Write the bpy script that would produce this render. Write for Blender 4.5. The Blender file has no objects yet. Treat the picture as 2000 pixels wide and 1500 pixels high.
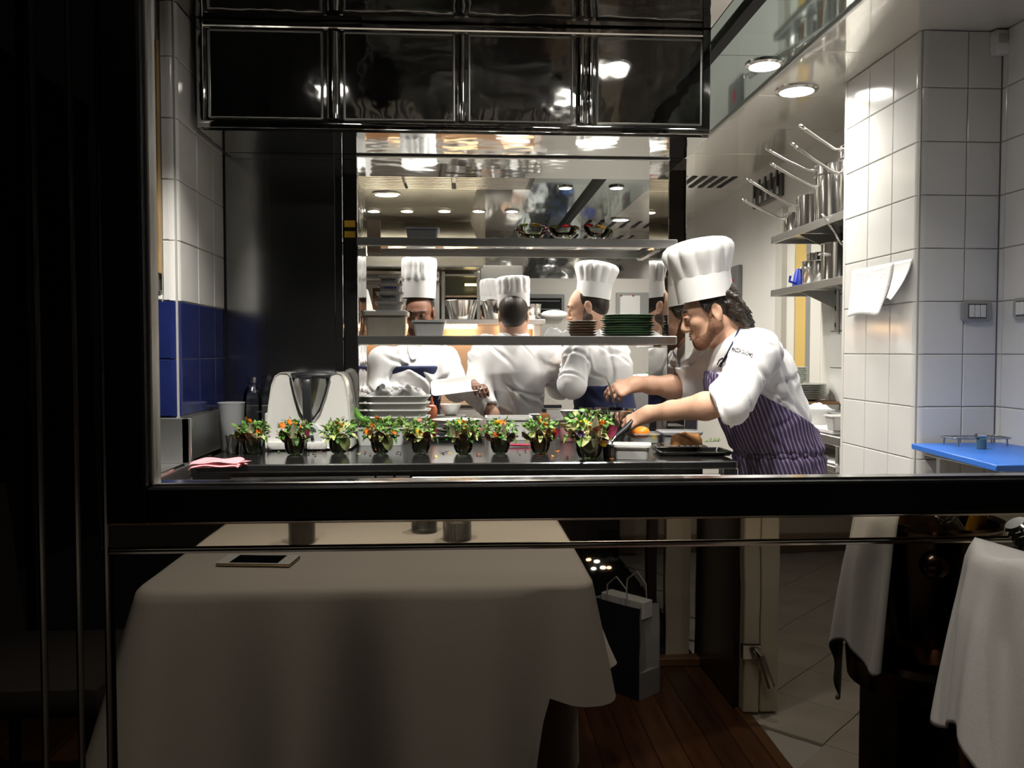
import bpy, bmesh, math, random
import numpy as np
from mathutils import Vector, Matrix, Euler
from mathutils.bvhtree import BVHTree
random.seed(7)
SC = bpy.context.scene
COL = SC.collection
R = math.radians
# ------------------------------------------------------------------ camera, world, exposure
F_PX = 1650.0
cam_d = bpy.data.cameras.new('camera'); cam_d.sensor_width = 36.0; cam_d.lens = 36.0 * F_PX / 2000.0
cam_d.clip_start = 0.02; cam_d.clip_end = 300
CAM = bpy.data.objects.new('camera', cam_d); COL.objects.link(CAM)
CAM.location = (0, 0, 1.285)
CAM.rotation_euler = (R(90 - 2.15), 0, R(-3.3))
SC.camera = CAM
w = bpy.data.worlds.new('world'); SC.world = w; w.use_nodes = True
w.node_tree.nodes['Background'].inputs[0].default_value = (0.011, 0.010, 0.010, 1)
w.node_tree.nodes['Background'].inputs[1].default_value = 0.35
SC.view_settings.view_transform = 'Standard'; SC.view_settings.look = 'None'
SC.view_settings.exposure = 0.0; SC.view_settings.gamma = 1.0; SC.view_settings.use_curve_mapping = False
SC.cycles.caustics_reflective = False; SC.cycles.caustics_refractive = False
SC.cycles.sample_clamp_indirect = 6.0
SC.cycles.max_bounces = 14; SC.cycles.glossy_bounces = 8; SC.cycles.transparent_max_bounces = 16; SC.cycles.transmission_bounces = 10
K_KIT = 0.36     # kitchen downlights
K_DIN = 0.50     # added dining room spots
WALL_Y = 1.45   # the glazed steel wall between dining room and kitchen
CZ = 0.90       # worktop height
CEIL = 2.49
# ------------------------------------------------------------------ helpers
_cr = CAM.rotation_euler.to_matrix()
def ray(px, py):
    return _cr @ Vector(((px - 1000) / F_PX, (750 - py) / F_PX, -1.0))
def at(px, py, Y=None, Z=None, X=None):
    d = ray(px, py); o = Vector((0, 0, 1.285))
    if Y is not None: t = Y / d.y
    elif Z is not None: t = (Z - o.z) / d.z
    else: t = X / d.x
    return o + d * t
def vat(px, py, Y=None, Z=None):
    """a point seen in the steel mirror: its real place in the dining room"""
    p = at(px, py, Y=Y, Z=Z); return Vector((p.x, 2 * WALL_Y - p.y, p.z))

MATS = {}
def mat(name, col=(0.8, 0.8, 0.8), rough=0.5, metal=0.0, spec=0.5, trans=0.0, ior=1.45, emit=None, estr=0.0, coat=0.0,
        noise=0.0, nscale=20.0, bump=0.0, bscale=50.0, bdist=0.01, alpha=1.0, sss=0.0, stretch=None, col2=None, sheen=0.0):
    if name in MATS: return MATS[name]
    m = bpy.data.materials.new(name); m.use_nodes = True; nt = m.node_tree; b = nt.nodes['Principled BSDF']
    b.inputs['Base Color'].default_value = (*col, 1); b.inputs['Roughness'].default_value = rough
    b.inputs['Metallic'].default_value = metal; b.inputs['IOR'].default_value = ior
    b.inputs['Specular IOR Level'].default_value = spec
    b.inputs['Transmission Weight'].default_value = trans; b.inputs['Coat Weight'].default_value = coat
    b.inputs['Alpha'].default_value = alpha
    if sheen: b.inputs['Sheen Weight'].default_value = sheen
    if sss:
        b.inputs['Subsurface Weight'].default_value = sss; b.inputs['Subsurface Radius'].default_value = (0.02, 0.008, 0.004)
    if emit:
        b.inputs['Emission Color'].default_value = (*emit, 1); b.inputs['Emission Strength'].default_value = estr
    if noise or bump or col2:
        tc = nt.nodes.new('ShaderNodeTexCoord'); mp = nt.nodes.new('ShaderNodeMapping')
        nt.links.new(tc.outputs['Object'], mp.inputs[0])
        if stretch: mp.inputs['Scale'].default_value = stretch
        if noise or col2:
            n = nt.nodes.new('ShaderNodeTexNoise'); n.inputs['Scale'].default_value = nscale; n.inputs['Detail'].default_value = 5
            nt.links.new(mp.outputs[0], n.inputs['Vector'])
            mx = nt.nodes.new('ShaderNodeMix'); mx.data_type = 'RGBA'
            c2 = col2 if col2 else tuple(c * (1 - noise) for c in col)
            mx.inputs[6].default_value = (*col, 1); mx.inputs[7].default_value = (*c2, 1)
            rm = nt.nodes.new('ShaderNodeMapRange'); rm.inputs[1].default_value = 0.38; rm.inputs[2].default_value = 0.64
            nt.links.new(n.outputs[0], rm.inputs[0]); nt.links.new(rm.outputs[0], mx.inputs[0])
            nt.links.new(mx.outputs[2], b.inputs['Base Color'])
        if bump:
            n2 = nt.nodes.new('ShaderNodeTexNoise'); n2.inputs['Scale'].default_value = bscale; n2.inputs['Detail'].default_value = 3
            nt.links.new(mp.outputs[0], n2.inputs['Vector'])
            bp = nt.nodes.new('ShaderNodeBump'); bp.inputs['Strength'].default_value = bump; bp.inputs['Distance'].default_value = bdist
            nt.links.new(n2.outputs[0], bp.inputs['Height']); nt.links.new(bp.outputs[0], b.inputs['Normal'])
    MATS[name] = m; return m
def thin_glass(name, tint=(1, 1, 1), refl=0.08, rough=0.0):
    if name in MATS: return MATS[name]
    m = bpy.data.materials.new(name); m.use_nodes = True; nt = m.node_tree; nt.nodes.clear()
    o = nt.nodes.new('ShaderNodeOutputMaterial'); mx = nt.nodes.new('ShaderNodeMixShader')
    t = nt.nodes.new('ShaderNodeBsdfTransparent'); g = nt.nodes.new('ShaderNodeBsdfGlossy'); lw = nt.nodes.new('ShaderNodeFresnel')
    lw.inputs['IOR'].default_value = 1.0 + refl * 6
    t.inputs[0].default_value = (*tint, 1); g.inputs['Roughness'].default_value = rough; g.inputs[0].default_value = (1, 1, 1, 1)
    nt.links.new(lw.outputs[0], mx.inputs[0]); nt.links.new(t.outputs[0], mx.inputs[1]); nt.links.new(g.outputs[0], mx.inputs[2])
    nt.links.new(mx.outputs[0], o.inputs[0]); MATS[name] = m; return m
def emis(name, col, s):
    return mat(name, col=(0, 0, 0), emit=col, estr=s, spec=0)

class G:
    """collects faces of one mesh"""
    def __init__(s): s.v = []; s.f = []; s.mi = []; s.cur = 0
    def add(s, vs, fs, M=None):
        n = len(s.v)
        s.v += [tuple(M @ Vector(p)) for p in vs] if M is not None else [tuple(p) for p in vs]
        s.f += [tuple(i + n for i in f) for f in fs]; s.mi += [s.cur] * len(fs); return s
    def box(s, a, b, M=None, bev=0.0):
        x0, y0, z0 = [min(a[i], b[i]) for i in range(3)]; x1, y1, z1 = [max(a[i], b[i]) for i in range(3)]
        if bev > 0:
            t = min(bev, (x1 - x0) * .49, (y1 - y0) * .49, (z1 - z0) * .49); vs = []; fs = []
            bm = bmesh.new(); bmesh.ops.create_cube(bm, size=1.0)
            for v in bm.verts: v.co = ((x0 + x1) / 2 + v.co.x * (x1 - x0), (y0 + y1) / 2 + v.co.y * (y1 - y0), (z0 + z1) / 2 + v.co.z * (z1 - z0))
            bmesh.ops.bevel(bm, geom=bm.edges[:], offset=t, segments=2 if t > .004 else 1, affect='EDGES', profile=0.6)
            bm.verts.index_update(); vs = [v.co.copy() for v in bm.verts]; fs = [[v.index for v in f.verts] for f in bm.faces]; bm.free()
            return s.add(vs, fs, M)
        vs = [(x0, y0, z0), (x1, y0, z0), (x1, y1, z0), (x0, y1, z0), (x0, y0, z1), (x1, y0, z1), (x1, y1, z1), (x0, y1, z1)]
        return s.add(vs, [(3, 2, 1, 0), (4, 5, 6, 7), (0, 1, 5, 4), (1, 2, 6, 5), (2, 3, 7, 6), (3, 0, 4, 7)], M)
    def loft(s, rings, cap=(True, True), M=None, closed=True):
        n = len(rings[0]); vs = [p for r in rings for p in r]; fs = []
        for i in range(len(rings) - 1):
            for j in range(n if closed else n - 1):
                k = (j + 1) % n
                fs.append((i * n + j, i * n + k, (i + 1) * n + k, (i + 1) * n + j))
        if cap[0]: fs.append(tuple(range(n - 1, -1, -1)))
        if cap[1]: fs.append(tuple((len(rings) - 1) * n + j for j in range(n)))
        return s.add(vs, fs, M)
    def lathe(s, prof, n=24, c=(0, 0, 0), M=None, cap=(True, True), wob=None):
        rings = []
        for q, (r, z) in enumerate(prof):
            rings.append([(c[0] + r * (wob(2 * math.pi * j / n, q) if wob else 1) * math.cos(2 * math.pi * j / n),
                           c[1] + r * (wob(2 * math.pi * j / n, q) if wob else 1) * math.sin(2 * math.pi * j / n), c[2] + z) for j in range(n)])
        return s.loft(rings, cap, M)
    def tube(s, pts, r, n=8, M=None, cap=True, flat=1.0):
        pts = [Vector(p) for p in pts]; rs = r if isinstance(r, (list, tuple)) else [r] * len(pts)
        rings = []; up = None
        for i, p in enumerate(pts):
            d = (pts[min(i + 1, len(pts) - 1)] - pts[max(i - 1, 0)]).normalized()
            if up is None: up = Vector((0, 0, 1)) if abs(d.z) < .9 else Vector((1, 0, 0))
            a = d.cross(up)
            if a.length < 1e-5: a = d.cross(Vector((0, 1, 0)))
            a.normalize(); b = a.cross(d).normalized(); up = b
            rings.append([tuple(p + a * (rs[i] * math.cos(2 * math.pi * j / n)) + b * (rs[i] * flat * math.sin(2 * math.pi * j / n))) for j in range(n)])
        return s.loft(rings, (cap, cap), M)
    def prism(s, poly, vec, M=None):
        vec = Vector(vec); n = len(poly)
        return s.loft([[tuple(p) for p in poly], [tuple(Vector(p) + vec) for p in poly]], (True, True), M)
    def grid(s, fn, nu, nv, M=None):
        vs = [fn(i / nu, j / nv) for i in range(nu + 1) for j in range(nv + 1)]
        fs = [(i * (nv + 1) + j, (i + 1) * (nv + 1) + j, (i + 1) * (nv + 1) + j + 1, i * (nv + 1) + j + 1) for i in range(nu) for j in range(nv)]
        return s.add(vs, fs, M)
    def ball(s, c, r, n=12, M=None):
        rr = r if isinstance(r, (tuple, list)) else (r, r, r); rings = []
        for i in range(n // 2 + 1):
            t = math.pi * (i / (n // 2)); t = min(max(t, .02), math.pi - .02)
            rings.append([(c[0] + rr[0] * math.sin(t) * math.cos(2 * math.pi * j / n), c[1] + rr[1] * math.sin(t) * math.sin(2 * math.pi * j / n), c[2] - rr[2] * math.cos(t)) for j in range(n)])
        return s.loft(rings, (True, True), M)
    def mesh(s, name, m, smooth=None, recalc=True):
        me = bpy.data.meshes.new(name); me.from_pydata(s.v, [], s.f)
        for k in (m if isinstance(m, (list, tuple)) else [m]): me.materials.append(k)
        if isinstance(m, (list, tuple)): me.polygons.foreach_set('material_index', s.mi)
        if recalc:
            bm = bmesh.new(); bm.from_mesh(me); bmesh.ops.recalc_face_normals(bm, faces=bm.faces[:]); bm.to_mesh(me); bm.free()
        if smooth is not None and smooth > 0:
            me.polygons.foreach_set('use_smooth', [True] * len(me.polygons))
            if smooth < 179: me.set_sharp_from_angle(angle=R(smooth))
        me.update(); return me
    def build(s, name, m, parent=None, smooth=35, recalc=True, **tags):
        o = bpy.data.objects.new(name, s.mesh(name, m, smooth, recalc)); COL.objects.link(o)
        if parent is not None: o.parent = parent
        return tag(o, **tags)
def tag(o, label=None, cat=None, group=None, kind=None):
    if label: o['label'] = label
    if cat: o['category'] = cat
    if group: o['group'] = group
    if kind: o['kind'] = kind
    return o
def empty(name, loc, label=None, cat=None, group=None, rz=0.0, kind=None):
    o = bpy.data.objects.new(name, None); COL.objects.link(o); o.location = loc; o.rotation_euler = (0, 0, rz)
    o.empty_display_size = 0.05
    return tag(o, label, cat, group, kind)
def obj(name, me, parent=None, loc=(0, 0, 0), rot=(0, 0, 0), scale=(1, 1, 1), **tags):
    o = bpy.data.objects.new(name, me); COL.objects.link(o); o.location = loc; o.rotation_euler = rot; o.scale = scale
    if parent is not None: o.parent = parent
    return tag(o, **tags)
def copy_tree(o, parent=None, **tags):
    c = o.copy(); COL.objects.link(c); c.parent = parent
    for ch in list(o.children): copy_tree(ch, c)
    return tag(c, **tags)
def xf(loc=(0, 0, 0), rz=0.0, ry=0.0, rx=0.0):
    return Matrix.Translation(loc) @ Euler((rx, ry, rz)).to_matrix().to_4x4()
# ------------------------------------------------------------------ materials
mirror_dark = mat('polished_dark_steel', (0.46, 0.44, 0.41), 0.012, 1.0, bump=0.035, bscale=2.2, bdist=0.02)
mirror_warm = mat('polished_steel_rail', (0.97, 0.90, 0.77), 0.02, 1.0, bump=0.03, bscale=3.0, bdist=0.02, stretch=(1, 1, .3))
mirror = mat('mirror_steel', (0.66, 0.67, 0.66), 0.06, 1.0, bump=0.16, bscale=2.5, bdist=0.03)
mirror_hood = mat('hood_steel', (0.55, 0.54, 0.52), 0.06, 1.0, bump=0.25, bscale=3.5, bdist=0.03)
steel = mat('brushed_steel', (0.60, 0.60, 0.59), 0.30, 1.0, bump=0.05, bscale=60, bdist=0.002, stretch=(1, 1, 12))
steel_shiny = mat('shiny_steel', (0.72, 0.71, 0.69), 0.14, 1.0)
bead_m = mat('dark_chrome', (0.13, 0.125, 0.12), 0.25, 1.0)
mirror_col = mat('column_steel', (0.50, 0.50, 0.51), 0.16, 1.0, bump=0.10, bscale=2.5, bdist=0.03)
steel_dull = mat('dull_steel', (0.42, 0.42, 0.41), 0.38, 1.0)
black_frame = mat('black_lacquer', (0.0025, 0.0025, 0.003), 0.45, spec=0.12)
black_gap = mat('black_rubber', (0.008, 0.008, 0.008), 0.6, spec=0.2)
dark_plastic = mat('dark_plastic', (0.02, 0.021, 0.024), 0.35)
counter_m = mat('dark_polished_worktop', (0.10, 0.10, 0.10), 0.16, 0.9, bump=0.03, bscale=8, bdist=0.01)
tile_w = mat('white_glazed_tile', (0.78, 0.775, 0.75), 0.12, spec=0.5, bump=0.03, bscale=3, bdist=0.01)
tile_b = mat('blue_glazed_tile', (0.016, 0.026, 0.13), 0.12, spec=0.5, bump=0.03, bscale=4, bdist=0.01, noise=0.25, nscale=6)
grout = mat('grey_grout', (0.46, 0.45, 0.42), 0.9)
wall_w = mat('white_wall_paint', (0.74, 0.72, 0.68), 0.35, spec=0.4)
ceil_m = mat('glossy_metal_ceiling', (0.72, 0.69, 0.63), 0.07, 0.45, bump=0.02, bscale=2.0, bdist=0.02)
teal_glass = mat('teal_tinted_glass', (0.30, 0.37, 0.36), 0.05, 0.85, bump=0.03, bscale=2, bdist=0.02)
white_plastic = mat('white_plastic', (0.80, 0.80, 0.78), 0.30)
white_china = mat('white_china', (0.82, 0.82, 0.80), 0.15)
clear_plastic = mat('clear_plastic', (0.86, 0.88, 0.90), 0.28, trans=0.65, ior=1.2)
cloth_w = mat('white_cotton', (0.80, 0.80, 0.79), 0.85, noise=0.06, nscale=300, bump=0.15, bscale=400, bdist=0.001, sheen=0.1)
paper_m = mat('white_paper', (0.85, 0.85, 0.84), 0.7)
glass_m = mat('clear_glass', (0.95, 0.96, 0.95), 0.02, trans=1.0, ior=1.45)
wood_edge = mat('light_wood', (0.42, 0.27, 0.11), 0.5, noise=0.3, nscale=9, stretch=(8, 8, 1))
# ================================================================== the glazed steel wall (dining side)
def struct(name, loc=(0, 0, 0)): return empty(name, loc, kind='structure')
Y0 = WALL_Y
fx0, fx1 = at(207, 700, Y=Y0).x, 1.55          # black window frame, outer
ix0 = at(285, 700, Y=Y0).x                      # inner left edge
z_in, z_out = at(1000, 944, Y=Y0).z, at(1000, 1009, Y=Y0).z
win = struct('window_1', (0, Y0, z_out))
def chl(g, name, m, parent, smooth=35, **t):
    """build a child mesh given in world coordinates"""
    o = g.build(name, m, parent, smooth, **t); o.matrix_parent_inverse = Matrix.Translation(parent.location).inverted() if not any(parent.rotation_euler) else (Matrix.Translation(parent.location) @ parent.rotation_euler.to_matrix().to_4x4()).inverted()
    return o
ZT = 2.75
chl(G().box((fx0, Y0 - .012, z_out), (ix0, Y0 + .06, ZT), bev=.004), 'frame_stile', black_frame, win)
chl(G().box((fx1 - .07, Y0 - .012, z_out), (fx1, Y0 + .06, ZT), bev=.004), 'frame_stile', black_frame, win)
chl(G().box((ix0, Y0 - .012, z_out), (fx1 - .07, Y0 + .06, z_in), bev=.004), 'frame_rail', black_frame, win)
chl(G().box((ix0, Y0 - .012, ZT - .06), (fx1 - .07, Y0 + .06, ZT), bev=.004), 'frame_rail', black_frame, win)
# thin steel glazing beads
chl(G().box((ix0 - .003, Y0 + .012, z_in), (ix0 + .005, Y0 + .05, ZT - .06), bev=.002), 'glazing_bead', steel_dull, win)
chl(G().box((ix0, Y0 + .012, z_in - .003), (fx1 - .07, Y0 + .05, z_in + .004), bev=.002), 'glazing_bead', steel_shiny, win)
chl(G().box((ix0, Y0 + .028, z_in), (fx1 - .07, Y0 + .034, ZT - .06)), 'pane', thin_glass('window_glass', refl=0.07), win)
wf = struct('wall_front', (0, Y0, 0))
# chrome rail under the window
zr1, zr0 = at(1000, 1014, Y=Y0).z, at(1000, 1060, Y=Y0).z
xr = at(215, 1040, Y=Y0).x
chl(G().box((xr - .015, Y0 - .004, zr0), (2.3, Y0 + .02, zr1), bev=.002), 'rail', mirror_warm, wf)
chl(G().box((fx0, Y0 - .009, zr1), (2.3, Y0 + .02, zr1 + .004), bev=.0015), 'bead', steel_shiny, wf)
zb = at(1000, 1067, Y=Y0).z
chl(G().tube([(xr, Y0 - .002, zb), (2.3, Y0 - .002, zb)], .0045, 8), 'bead', steel_shiny, wf)
chl(G().box((xr, Y0, zb - .004), (2.3, Y0 + .012, zr0)), 'groove', black_gap, wf)
zp = at(1000, 1072, Y=Y0).z
chl(G().box((xr + .006, Y0, .06), (2.3, Y0 + .012, zp)), 'lower_panel', mirror_dark, wf)
chl(G().box((-2.6, Y0 - .006, 0), (2.3, Y0 + .02, .06), bev=.003), 'kickplate', steel_dull, wf)
chl(G().box((fx0, Y0 + .06, ZT), (2.3, Y0 + .1, 2.9)), 'header', black_frame, wf)
chl(G().box((fx1, Y0, zr1), (2.3, Y0 + .02, 2.9)), 'side_panel', mirror_dark, wf)
# left: tall polished panels with vertical chrome beads
xb = [at(p, 750, Y=Y0).x for p in (207, 146, 75)] + [at(75, 750, Y=Y0).x - .32, at(75, 750, Y=Y0).x - .72, -2.6]
for i in range(5):
    a, b = xb[i + 1], xb[i]
    chl(G().box((a + .006, Y0, .06), (b - (.006 if i else 0), Y0 + .012, 2.9)), 'tall_panel', mirror_dark, wf)
    chl(G().tube([(a, Y0 - .001, .06), (a, Y0 - .001, 2.9)], .0055, 8), 'bead', bead_m, wf)
chl(G().tube([(fx0 - .004, Y0 - .003, .06), (fx0 - .004, Y0 - .003, 2.9)], .005, 8), 'bead', bead_m, wf)
chl(G().box((-2.6, Y0 + .012, 0), (2.3, Y0 + .06, z_out)), 'core', black_gap, wf)
chl(G().box((-2.6, Y0 + .012, z_out), (fx0, Y0 + .06, 2.9)), 'core', black_gap, wf)

# ================================================================== kitchen shell
floor_k = mat('kitchen_floor_tile', (0.32, 0.29, 0.26), 0.4, noise=0.2, nscale=4)
G().box((-2.6, Y0 + .06, -.05), (2.6, 9.3, 0)).build('floor', floor_k, kind='structure')
def tile_face(parent, o, u, v, nrm, us, vs, mfun, gap=.0018, th=.006):
    """glazed tiles on a plane: o origin, u/v axes, us/vs joint positions; every tile an object"""
    o, u, v, nrm = Vector(o), Vector(u), Vector(v), Vector(nrm); cache = {}
    for i in range(len(us) - 1):
        for j in range(len(vs) - 1):
            m = mfun(i, j)
            if m is None: continue
            wd, ht = us[i + 1] - us[i], vs[j + 1] - vs[j]
            key = (round(wd, 4), round(ht, 4), m.name)
            if key not in cache:
                g = G(); a, b, c = wd / 2 - gap, ht / 2 - gap, .0025
                r0 = [u * x + v * y for x, y in ((-a, -b), (a, -b), (a, b), (-a, b))]
                r1 = [p + nrm * (th - c) for p in r0]
                r2 = [u * x + v * y + nrm * th for x, y in ((-a + c, -b + c), (a - c, -b + c), (a - c, b - c), (-a + c, b - c))]
                g.loft([r0, r1, r2], (False, True)); cache[key] = g.mesh('tile', m, None)
            p = o + u * ((us[i] + us[i + 1]) / 2) + v * ((vs[j] + vs[j + 1]) / 2)
            obj('tile', cache[key], parent, p - parent.location)
def steps(a, b, s):
    r = [a]
    while r[-1] + s < b - .02: r.append(r[-1] + s)
    return r + [b]
# ---- left wall: faces us at Y=3.0, then runs back to the steel column
XL, YL, YC = -0.985, 3.0, 3.57
wl = struct('wall_left', (XL, YL, 0))
chl(G().box((-2.6, YL + .006, 0), (XL - .006, YC, 3.0)), 'backing', grout, wl)
zb0, zb1 = 1.06, 1.463
vs = [zb0, zb0 + .2015, zb1] + steps(zb1, CEIL, .2095)[1:]
mf = lambda i, j: tile_b if j < 2 else tile_w
tile_face(wl, (XL - .006, YL, 0), (0, 1, 0), (0, 0, 1), (1, 0, 0), [.026, .226, .426, YC - YL - .004], vs, mf)
xe = at(358, 500, Y=YL).x; xo = at(352, 560, Y=YL).x
# front face: blue below, cabinet opening above
tile_face(wl, (XL - .62, YL + .006, 0), (1, 0, 0), (0, 0, 1), (0, -1, 0), [0, .2, .4, .594], vs[:3], lambda i, j: tile_b)
tile_face(wl, (XL - .62, YL + .006, 0), (1, 0, 0), (0, 0, 1), (0, -1, 0), [.566, .594], vs[2:], lambda i, j: tile_w)
# rounded corner tiles
for a, b, m in [(vs[j], vs[j + 1], mf(0, j)) for j in range(len(vs) - 1)]:
    g = G(); rr = .03
    rings = [[(XL - rr + rr * math.cos(t), YL + rr - rr * math.sin(t), z) for t in [k * math.pi / 2 / 8 for k in range(9)]] + [(XL - rr, YL + rr, z)] for z in (a + .0018, b - .0018)]
    g.loft(rings); chl(g, 'corner_tile', m, wl, 50)
sill = at(330, 575, Y=YL).z
chl(G().box((XL - .62, YL - .004, zb1 + .002), (XL - .056, YL + .02, sill), bev=.004), 'sill_strip', tile_w, wl)
# dark glazed cabinet front in the left wall
cab = struct('window_2', (XL - .056, YL, sill))
cx0, cx1 = XL - .6, XL - .057
chl(G().box((cx0, YL + .004, sill), (cx1, YL + .01, CEIL)), 'pane', mirror_dark, cab)
for xx in (cx1 - .016, cx1 - .034):
    chl(G().box((xx, YL - .01, sill + .01), (xx + .01, YL + .006, CEIL), bev=.002), 'frame_stile', steel_dull, cab)
chl(G().box((cx0, YL - .008, sill + .0), (cx1, YL + .006, sill + .014), bev=.002), 'frame_rail', steel_dull, cab)
px = at(311, 500, Y=YL).x
chl(G().box((px - .013, YL - .024, at(311, 535, Y=YL).z), (px + .011, YL - .004, 2.35), bev=.002), 'wooden_post', wood_edge, cab)
px = at(289, 400, Y=YL).x
chl(G().tube([(px, YL - .02, 1.9), (px, YL - .02, 2.2)], .006, 8), 'pull_rod', steel_shiny, cab)
# ---- steel column beside the pass and the jamb strip
XJ0, XJ1 = at(655, 600, Y=YC).x, at(700, 600, Y=YC).x
SOF = 2.10
wc = struct('wall_column', (XL, YC, 0))
chl(G().box((XL, YC, CZ + .005), (XJ0 - .002, YC + .3, SOF)), 'front_panel', mirror_col, wc)
chl(G().box((XL - .5, YC + .002, CZ + .004), (XJ0 - .002, YC + .3, 3.0)), 'core', steel_dull, wc)
chl(G().box((XJ0, YC - .006, CZ + .005), (at(671, 600, Y=YC).x, YC + .3, SOF), bev=.002), 'jamb_strip', mirror, wc)
chl(G().box((at(672, 600, Y=YC).x, YC - .003, CZ + .005), (XJ1, YC + .3, SOF), bev=.003), 'jamb_strip', mirror_hood, wc)
chl(G().box((XL, YC - .004, at(500, 293, Y=YC).z), (XJ0, YC, at(500, 288, Y=YC).z)), 'bead', steel_shiny, wc)
chl(G().tube([(XL + .004, YC - .003, CZ), (XL + .004, YC - .003, SOF)], .004, 6), 'bead', black_gap, wc)
for k, (pa, pb, mm) in enumerate(((431, 444, 'yellow'), (444, 452, 'black'), (452, 464, 'yellow'))):
    chl(G().box((at(673, 440, Y=YC).x, YC - .006, at(680, pb, Y=YC).z), (at(694, 440, Y=YC).x, YC - .003, at(680, pa, Y=YC).z)), 'warning_sticker', mat('sticker_yellow', (.70, .42, .02), .5) if mm == 'yellow' else black_gap, wc)
# upstand on the worktop
chl(G().box((XL, YC - .012, CZ + .003), (XJ1, YC - .004, CZ + .165), bev=.002), 'upstand', steel, wc)
# ---- steel post on the right of the pass
XP0, XP1 = at(1301, 600, Y=YC).x, at(1336, 600, Y=YC).x
post = struct('trim_1', (XP0, YC, 0))
chl(G().box((XP0, YC - .03, 0), (XP1, YC + .05, SOF), bev=.003), 'post', mirror_dark, post)
chl(G().box((XP0 + .004, YC + .05, 0), (XP0 + .03, YC + .36, SOF), bev=.003), 'post', mirror_dark, post)
# ---- hood box over the worktop: framed polished panels, soffit below
YH = 3.16
XH0, XH1 = at(388, 200, Y=YH).x, at(1386, 200, Y=YH).x
hood = struct('wall_hood', (XH0, YH, SOF))
g = G().box((XH0, YH + .012, SOF + .001), (XH1, 3.95, 3.0)); chl(g, 'casing', mirror_hood, hood)
def hx(p): return at(p, 150, Y=YH).x
def hz(p): return at(900, p, Y=YH).z
zt, zbm = hz(68), hz(236)
for a, b in ((408, 628), (672, 886), (916, 1117), (1167, 1371)):
    chl(G().box((hx(a), YH + .004, zbm), (hx(b), YH + .014, zt), bev=.003), 'panel', mirror_hood, hood)
    for q in (a, b): chl(G().tube([(hx(q), YH + .004, zbm), (hx(q), YH + .004, zt)], .005, 6), 'bead', steel_dull, hood)
    for q in (zbm, zt): chl(G().tube([(hx(a), YH + .004, q), (hx(b), YH + .004, q)], .004, 6), 'bead', steel_dull, hood)
for a, b in ((636, 664), (893, 909), (1125, 1143), (1147, 1160)):
    chl(G().lathe([((hx(b) - hx(a)) / 2, zbm), ((hx(b) - hx(a)) / 2, zt)], 14, ((hx(a) + hx(b)) / 2, YH + .012, 0)), 'round_rib', mirror_hood, hood)
chl(G().box((XH0, YH - .012, SOF), (XH1, YH + .012, hz(243)), bev=.006), 'bottom_rail', mirror_hood, hood)
chl(G().box((XH0, YH - .004, zt + .012), (XH1, YH + .012, hz(40)), bev=.004), 'top_rail', mirror_hood, hood)
chl(G().box((XH0, YH - .004, hz(34)), (XH1, YH + .012, hz(10)), bev=.004), 'top_rail', mirror_hood, hood)
chl(G().box((XH0, YH - .004, hz(5)), (XH1, YH + .012, hz(-60)), bev=.004), 'top_rail', mirror_hood, hood)
chl(G().box((XH0 - .004, YH - .010, SOF), (XH0 + .02, YH + .012, 3.0), bev=.002), 'end_stile', mirror_hood, hood)
chl(G().box((XH1 - .03, YH - .010, SOF), (XH1, YH + .012, 3.0), bev=.002), 'end_stile', mirror_hood, hood)
chl(G().box((XH0, YH + .012, SOF - .006), (XH1, YC - .06, SOF)), 'soffit_panel', mirror, hood)
chl(G().box((XH0, YC - .05, SOF - .006), (XH1, 3.95, SOF)), 'soffit_panel', mirror, hood)
chl(G().box((XJ1, YC - .05, SOF - .014), (XP0, YC - .03, SOF - .004), bev=.002), 'drip_rail', steel_dull, hood)
# ---- right: tiled pillar, side faces us at Y=3.11
XR, YR0, YR1 = 1.712, 3.11, 3.72
wr = struct('wall_right', (XR, YR0, 0))
XR2 = at(1950, 500, Y=YR0).x
chl(G().box((XR + .006, YR0 + .006, 0), (2.6, YR1, CEIL)), 'backing', grout, wr)
chl(G().box((XR2 + .006, Y0 + .06, 0), (2.6, YR0 + .01, CEIL)), 'backing', grout, wr)
dz = .2
vz = [1.285 - (692 - 688) / F_PX * YR0 + dz * k for k in range(-6, 7)]
vz = [0.0, vz[0]] + [z for z in vz[1:] if z < CEIL - .03] + [CEIL]
tile_face(wr, (XR + .006, YR0, 0), (0, 1, 0), (0, 0, 1), (-1, 0, 0), [.026, .2, .4, .61], vz, lambda i, j: tile_w)
tile_face(wr, (XR, YR0 + .006, 0), (1, 0, 0), (0, 0, 1), (0, -1, 0), [.026, .185, XR2 - XR], vz, lambda i, j: tile_w)
tile_face(wr, (XR2 + .006, YR0, 0), (0, -1, 0), (0, 0, 1), (-1, 0, 0), [0, .03, .23, .43, .63, .83, 1.03, 1.23, 1.43], vz, lambda i, j: tile_w)
for a, b in zip(vz[:-1], vz[1:]):
    rr = .03
    rings = [[(XR + rr - rr * math.cos(t), YR0 + rr - rr * math.sin(t), z) for t in [k * math.pi / 2 / 8 for k in range(9)]] + [(XR + rr, YR0 + rr, z)] for z in (a + .0015, b - .0015)]
    chl(G().loft(rings), 'corner_tile', tile_w, wr, 50)
chl(G().box((XR + .0, YR1, 0), (2.05, YR1 + .02, CEIL)), 'end_face', wall_w, wr)
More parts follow.
